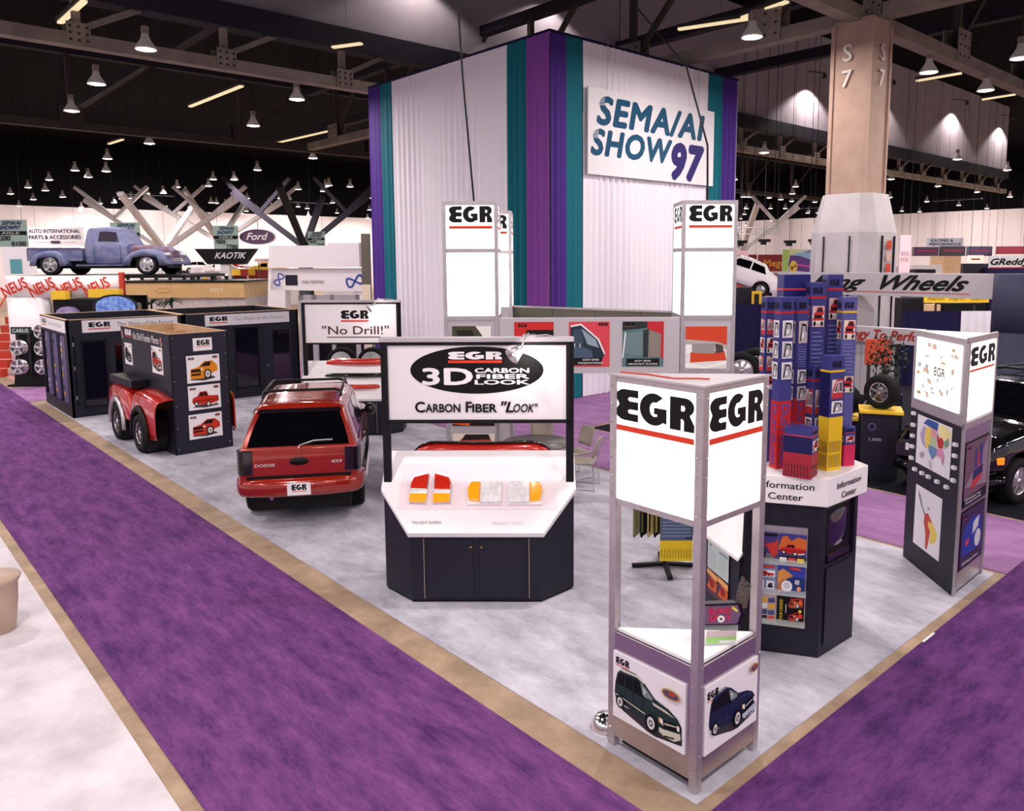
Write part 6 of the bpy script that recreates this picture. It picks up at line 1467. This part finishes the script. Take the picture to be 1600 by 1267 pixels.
hung_sign('yellow_banner', 'long yellow banner behind the script beam', 1444, 461, 1545, 473, 28, 'yellow_plastic', lambda p, w, h: [p.text('PIONEER PARTS', w*(.05+.33*k), h*.3, h*.4, C('6A5A1A'), w=w*.26) for k in range(3)], wires=False)
floor_box('dark_shelf', 'dark shop counter under the yellow banner', 1410, 466, 1444, 29, 'navy_dark', .6)
for k, (u0, v0, u1, D, m, lb) in enumerate(((1444, 476, 1470, 30, 'ply', 'small pale carton pile under the yellow banner'), (1475, 474, 1540, 30, 'black', 'black shelf unit under the yellow banner'))): floor_box('shop_fitting', lb, u0, v0, u1, D, m, .6)

# potted ficus
q = atz(1384, 650); q = atd(1384, 600, 15.6); t = thing('potted_tree', 'small leafy tree under the slogan beam', 'plant', (q.x, q.y, 0))
MB().lathe([(.16, 0), (.2, .3), (.18, .3)], 'pot', 12).build('pot', t); MB().tube([(0, 0, .3), (.02, 0, 1.2), (0, .02, 1.7)], .025, 'pot', 6).build('trunk', t)
mb = MB(); rr = random.Random(9)
for k in range(420):
    a = rr.random()*2*pi; b = math.acos(2*rr.random()-1); r = .5*rr.random()**.4; c = V((r*sin(b)*cos(a)*.8, r*sin(b)*sin(a)*.8, 1.95+r*cos(b)*1.0))
    d = V((rr.random()-.5, rr.random()-.5, rr.random()-.7)).normalized()*.055; s = d.cross(V((rr.random(), rr.random(), 1))).normalized()*.022
    mb.add([c-d, c+s, c+d, c-s], [(0, 1, 2, 3)], 'leaf_dark')
o = mb.build('foliage', t); o['kind'] = 'stuff'

# tyre stands
def tyre_stand(label, u, v, D, lab2):
    q = atd(u, v, D); t = thing('tyre_stand', label, 'display stand', (q.x, q.y, 0), TR-.35); h = q.z
    MB().box(-.30, -.22, 0, .30, .30, h-.06, 'navy').build('body', t, .01); MB().box(-.36, -.28, h-.06, .36, .32, h, 'yellow_plastic').build('tray', t, .01)
    p = Print((-.30, -.222, 0), (1, 0, 0)); p.ell(.16, h-.30, .07, .07, C('6A5A7A')); p.ell(.16, h-.30, .05, .05, C('2A2440')); p.text('1,000', .12, h-.55, .05, C('C8C0D0'), w=.2); p.build('lettering', t)
    o = thing('tyre_sample', lab2, 'tyre', (q.x, q.y, h+.30), TR-.95, 'tyres on the stands'); wheel(o, (0, .02, 0), .30, .26, 'chrome', -1, name='tyre', rr=.60)
tyre_stand('navy tyre stand with yellow tray left of the map kiosk', 1376, 638, 14.0, 'tyre with chrome wheel on the stand left of the map kiosk')
tyre_stand('navy tyre stand with yellow tray behind the short red carton', 1318, 648, 15.3, 'tyre with chrome wheel on the stand behind the cartons')
p_ = thing('round_logo_panel', 'dark navy panel with a pale ring logo behind the tyre stand', 'panel', atd(1340, 720, 14.9)*1.0, TR); p_.location.z = 0
MB().box(0, 0, 0, .8, .06, 1.35, 'navy').build('board', p_); p = Print((0, 0, 0), (1, 0, 0), lift=.006); pts = [(.28+.25*cos(2*pi*i/24), 1.05+.25*sin(2*pi*i/24)) for i in range(25)]; p.line(pts, .025, C('B8B4C4')); p.poly([(.2, 1.0), (.36, 1.0), (.28, 1.14)], C('A83A4A')); p.build('emblem', p_)
for k, (u, v) in enumerate(((1160, 578), (1180, 572))):
    q = atd(u, v, 15.5); o = thing('tyre_sample', 'dark tyre left of the product cartons, '+('nearer one' if k == 0 else 'farther one'), 'tyre', q, TR-.4-.1*k, 'tyres left of the cartons'); wheel(o, (0, 0, 0), .36, .25, 'alloy', -1, name='tyre', spokes=8); MB().box(-.3, -.15, -q.z, .3, .3, -.34, 'navy_dark').build('stand', o)

# black sport utility at the right
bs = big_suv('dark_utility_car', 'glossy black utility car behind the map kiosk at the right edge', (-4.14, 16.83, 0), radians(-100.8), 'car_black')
for s in (-1, 1):
    MB().prism([(3.52, s*.62), (3.74, s*.60), (3.66, s*.80), (3.40, s*.885)], .70, .82, 'amber').build('marker_lamp', bs, .01); MB().box(3.66, s*.42-.14, .70, 3.77, s*.42+.14, .82, 'lens_clear').build('headlamp', bs, .01)
mb = MB()
for k in range(4): mb.box(3.74, -.26, .58+.06*k, 3.79, .26, .60+.06*k, 'black_gloss')
mb.build('grille', bs); sweep(MB(), [(3.45, -.92), (3.72, -.78), (3.84, -.4), (3.86, 0), (3.84, .4), (3.72, .78), (3.45, .92)], [(-.1, .36), (.02, .36), (.03, .52), (-.1, .54)], 'black_gloss').build('front_bumper', bs)

# ------------------------------------------------------------------ right background
q = atd(1185, 462, 34); c = sedan('ramp_car', 'white car tipped nose-up on a ramp right of the draped box', q, TR+pi-.3, 'car_white', -.35)
t = thing('car_ramp', 'dark ramp carrying the tipped white car', 'ramp', (q.x, q.y, 0), TR+pi-.3); mb = MB(); mb.add([(-.8,-.9,0),(3,-.9,0),(3,.9,0),(-.8,.9,0),(-.8,-.9,q.z-.35),(3,-.9,q.z+.9),(3,.9,q.z+.9),(-.8,.9,q.z-.35)], [(3,2,1,0),(4,5,6,7),(0,1,5,4),(1,2,6,5),(2,3,7,6),(3,0,4,7)], 'navy_dark'); mb.build('body', t)
floor_box('navy_box', 'navy box beside the tipped white car', 1149, 449, 1176, 23, 'navy', .6)
hung_sign('yellow_stand', 'yellow framed stand beside the tipped white car', 1175, 455, 1190, 476, 22.6, 'yellow_plastic', lambda p, w, h: p.rect(w*.2, 0, w*.7, h*.8, C('2A2A30')), wires=False)
hung_sign('maroon_banner', 'maroon banner with gold blackletter writing', 1184, 398, 1262, 424, 50, 'maroon', lambda p, w, h: p.text("Meguiar's", w*.12, h*.3, h*.4, C('D89A38'), w=w*.75, bold=.02))
hung_sign('maroon_banner', 'plain maroon banner behind the red posts', 1166, 398, 1182, 424, 50.5, 'maroon')
for k in range(4):
    t = bthing('red_post', 'bright red post under the pale pink sign', 'post', 1152+5*k, 424, 46, 'red posts under the pink sign'); MB().box(0, 0, -t.location.z, .12, .12, .8, mat('bright_red', 'D8342C', .5)).build('shaft', t); MB().box(-.02, -.02, .8, .14, .14, .84, 'white').build('cap', t)
hung_sign('pink_sign', 'small pale pink sign above the red posts', 1151, 392, 1169, 408, 46.5, mat('pale_pink', 'EBC4CC', .6))
def cartoon(p, w, h):
    a = lambda c, pts: p.poly([(x*w, y*h) for x, y in pts], C(c))
    a('B5D66A', [(0,0),(.08,0),(.12,1),(0,1)]); a('D8E8A0', [(.08,0),(.12,.6),(.3,.95),(.4,1),(.12,1)]); a('4A8A40', [(.7,1),(1,1),(1,.72),(.78,.82)])
    a('9CC4D8', [(.12,.62),(.2,.82),(.5,.9),(.62,1),(.72,1),(.76,.8),(1,.7),(1,.4),(.8,.3),(.3,.7)]); a('6A4A8A', [(.1,.3),(.13,.75),(.3,.72),(.62,.45),(.8,.42),(.7,.05),(.5,.0),(.2,.1)]); a('E05AA0', [(.16,.36),(.7,.12),(.72,.2),(.18,.42)]); a('8A6AA0', [(.36,.86),(.52,.98),(.62,1),(.6,.88)])
    for cx, cy, rx, ry in ((.19, .22, .07, .30), (.80, .18, .13, .34)): p.ell(w*cx, h*cy, w*rx, h*ry, C('F2CE58')); p.ell(w*(cx-.02), h*(cy-.02), w*rx*.3, h*ry*.3, C('6A4A20')); p.ell(w*(cx+.03), h*(cy+.06), w*rx*.25, h*ry*.2, C('6A4A20'))
hung_sign('car_mural', 'bright mural of a stylised purple car with yellow wheels', 1222, 390, 1310, 426, 40, mat('mural', 'CFE3E0', .6), cartoon)
hung_sign('tall_pink_sign', 'tall pale sign right of the column cladding', 1404, 368, 1421, 426, 30, mat('pale_pink', 'EBC4CC', .6), lambda p, w, h: [p.text('ROD', w*.15, h*(.3+.16*k), h*.1, C('8A7A80'), w=w*.7) for k in range(2)])
hung_sign('racing_sign', 'pale hanging sign naming the racing section', 1447, 372, 1505, 385, 60, mat('pale_sign', 'C8CCD8', .6), lambda p, w, h: (p.text('RACING &', w*.12, h*.55, h*.32, C('3A3A58'), w=w*.6, bold=.02), p.text('PERFORMANCE', w*.08, h*.12, h*.3, C('4A4A68'), w=w*.84, bold=.02)))
hung_sign('slanted_letter_sign', 'white sign with black slanted racing letters at the right edge', 1545, 400, 1606, 419, 36, 'white', lambda p, w, h: (p.text('GReddy', w*.04, h*.28, h*.5, MATS['black'], w=w*.98, bold=.03, shear=.3), p.rect(0, 0, w, h*.08, C('C83A3A'))))
for k, (u0, v0, u1, v1, D, c, lb) in enumerate(((1428, 386, 1466, 400, 50, '4A2A4A', 'dark header panel, leftmost in the far right row'), (1470, 385, 1508, 400, 50, '3A2E3A', 'dark header panel, second in the far right row'), (1513, 385, 1550, 400, 51, '4A4466', 'dark header panel, third in the far right row'), (1560, 385, 1602, 397, 50, '8A2A3A', 'dark red header panel, last in the far right row'))):
    hung_sign('booth_header', lb, u0, v0, u1, v1, D, mat('hdr'+c, c, .6), lambda p, w, h: p.rect(w*.1, h*.5, w*.9, h*.62, C('B03A50')), wires=True, d=.3)
hung_sign('lit_sign', 'small pink glowing sign in the far right row', 1512, 399, 1536, 411, 42, mat('pink_glow', 'FFD0C0', .5, emit=.9), lambda p, w, h: p.rect(w*.2, h*.4, w*.8, h*.6, C('D85A40')))
for k, (u0, v0, u1, D, m, lb) in enumerate(((1424, 414, 1472, 44, 'white', 'white booth wall in the far right row'), (1474, 400, 1502, 45, 'ply', 'pale wooden booth wall in the far right row'), (1505, 412, 1546, 47, 'navy', 'navy booth wall in the far right row'), (1430, 421, 1462, 40, 'navy_dark', 'dark sloping counter in the far right row'), (1550, 419, 1606, 46, 'navy_drape', 'dark blue booth wall under the slanted letter sign'))):
    floor_box('far_booth', lb, u0, v0, u1, D, m, 1.5)
for k, u in enumerate((1158, 1194, 1234, 1272)):
    t = bthing('stage_light', 'black stage light bar hanging right of the draped box', 'light', u-8, 380-2*(k % 2), 44, 'stage lights right of the draped box'); MB().box(0, 0, 0, px2m(18, 44), .2, .16, 'black').build('bar', t); MB().box(.1, -.1, -.16, .4, .15, 0, 'black').build('head', t); MB().tube([(.3, .1, .16), (.3, .1, 18-t.location.z)], .015, 'beam_dark', 4).build('hanging_wire', t)
t = bthing('lighting_truss', 'thin silver lighting truss hanging right of the draped box', 'truss', 1150, 366, 44.3); w = px2m(70, 44.3)
for z in (0, .35): MB().tube([(0, 0, z), (w, 0, z)], .03, 'silver', 6).build('chord', t)
mb = MB()
for k in range(12): mb.tube([(w*k/12, 0, .35*(k % 2)), (w*(k+1)/12, 0, .35*((k+1) % 2))], .015, 'silver', 4)
mb.build('lacing', t)
for x in (.2, w-.2): MB().tube([(x, 0, .35), (x, 0, 18-t.location.z)], .012, 'beam_dark', 4).build('hanging_wire', t)
# thin cables hanging from the roof
for k, (u, v, D, lb) in enumerate(((968, 70, 21, 'thin chain above the draped box'), (1210, 300, 30, 'thin wire hanging right of the draped box'), (1178, 290, 30, 'thin wire hanging beside the draped box edge'), (1265, 340, 34, 'thin wire hanging left of the column cladding'))):
    q = atd(u, v, D); cable('hanging_cable', lb, [tuple(q), (q.x, q.y, 18)], .012, 'beam_dark', 'cable')
# ducts and cross bracing of the dark roof
for k, (y, m) in enumerate(((12.9, 'beam_dark'), (28.9, 'beam_dark'), (36.9, 'beam_dark'))):
    t = thing('roof_duct', ['dark roof purlin nearest over the draped box', 'dark roof purlin beyond the numbered column', 'farthest dark roof purlin'][k], 'beam', (-60, y, 13.7)); MB().box(0, 0, 0, 80, .5, .5, m).build('body', t)
# rows of small far booths filling the hall floor
rb = random.Random(21); fb = [C(c) for c in ('B8AEB2', '8A2A2E', '2A2C50', 'C8BCB8', 'D8B03A', '3A3440', '5A7A9A', 'D8D0D4', '7A4A5A')]
def far_row(side, spots, label, group):
    for (u, D) in spots:
        q = atd(u, 430, D); t = thing('distant_booth', label, 'booth', (q.x, q.y, -.01), TR+rb.choice((-.5, 0, .4)), group); w = 2.5+2*rb.random(); h = 2.4+.9*rb.random(); m = rb.choice(fb); n = rb.choice(fb)
        MB().box(-w/2, .8, 0, w/2, .9, h, m).build('back_wall', t); MB().box(-w/2, 0, 0, -w/2+.08, .8, 1.1, m).build('side_rail', t); MB().box(w/2-.08, 0, 0, w/2, .8, 1.1, m).build('side_rail', t)
        MB().box(-w/2, -.05, h-.5, w/2, .05, h, n).build('header', t); MB().box(-w*.3, -.3, 0, w*.3, .2, 1.0, n).build('counter', t)
        for sx in (-1, 1): MB().box(sx*w/2-.04, -.05, 0, sx*w/2+.04, .03, h-.5, 'silver').build('post', t)
far_row('l', [(286+9*k, 62+11*(k % 3)) for k in range(15)], 'tiny distant exhibitor booth in the far left of the hall', 'distant booths at the far left')
far_row('r', [(1160+15*k, 66+10*(k % 3)) for k in range(9)]+[(1425+14*k, 58+9*(k % 3)) for k in range(13)], 'tiny distant exhibitor booth in the far right of the hall', 'distant booths at the far right')
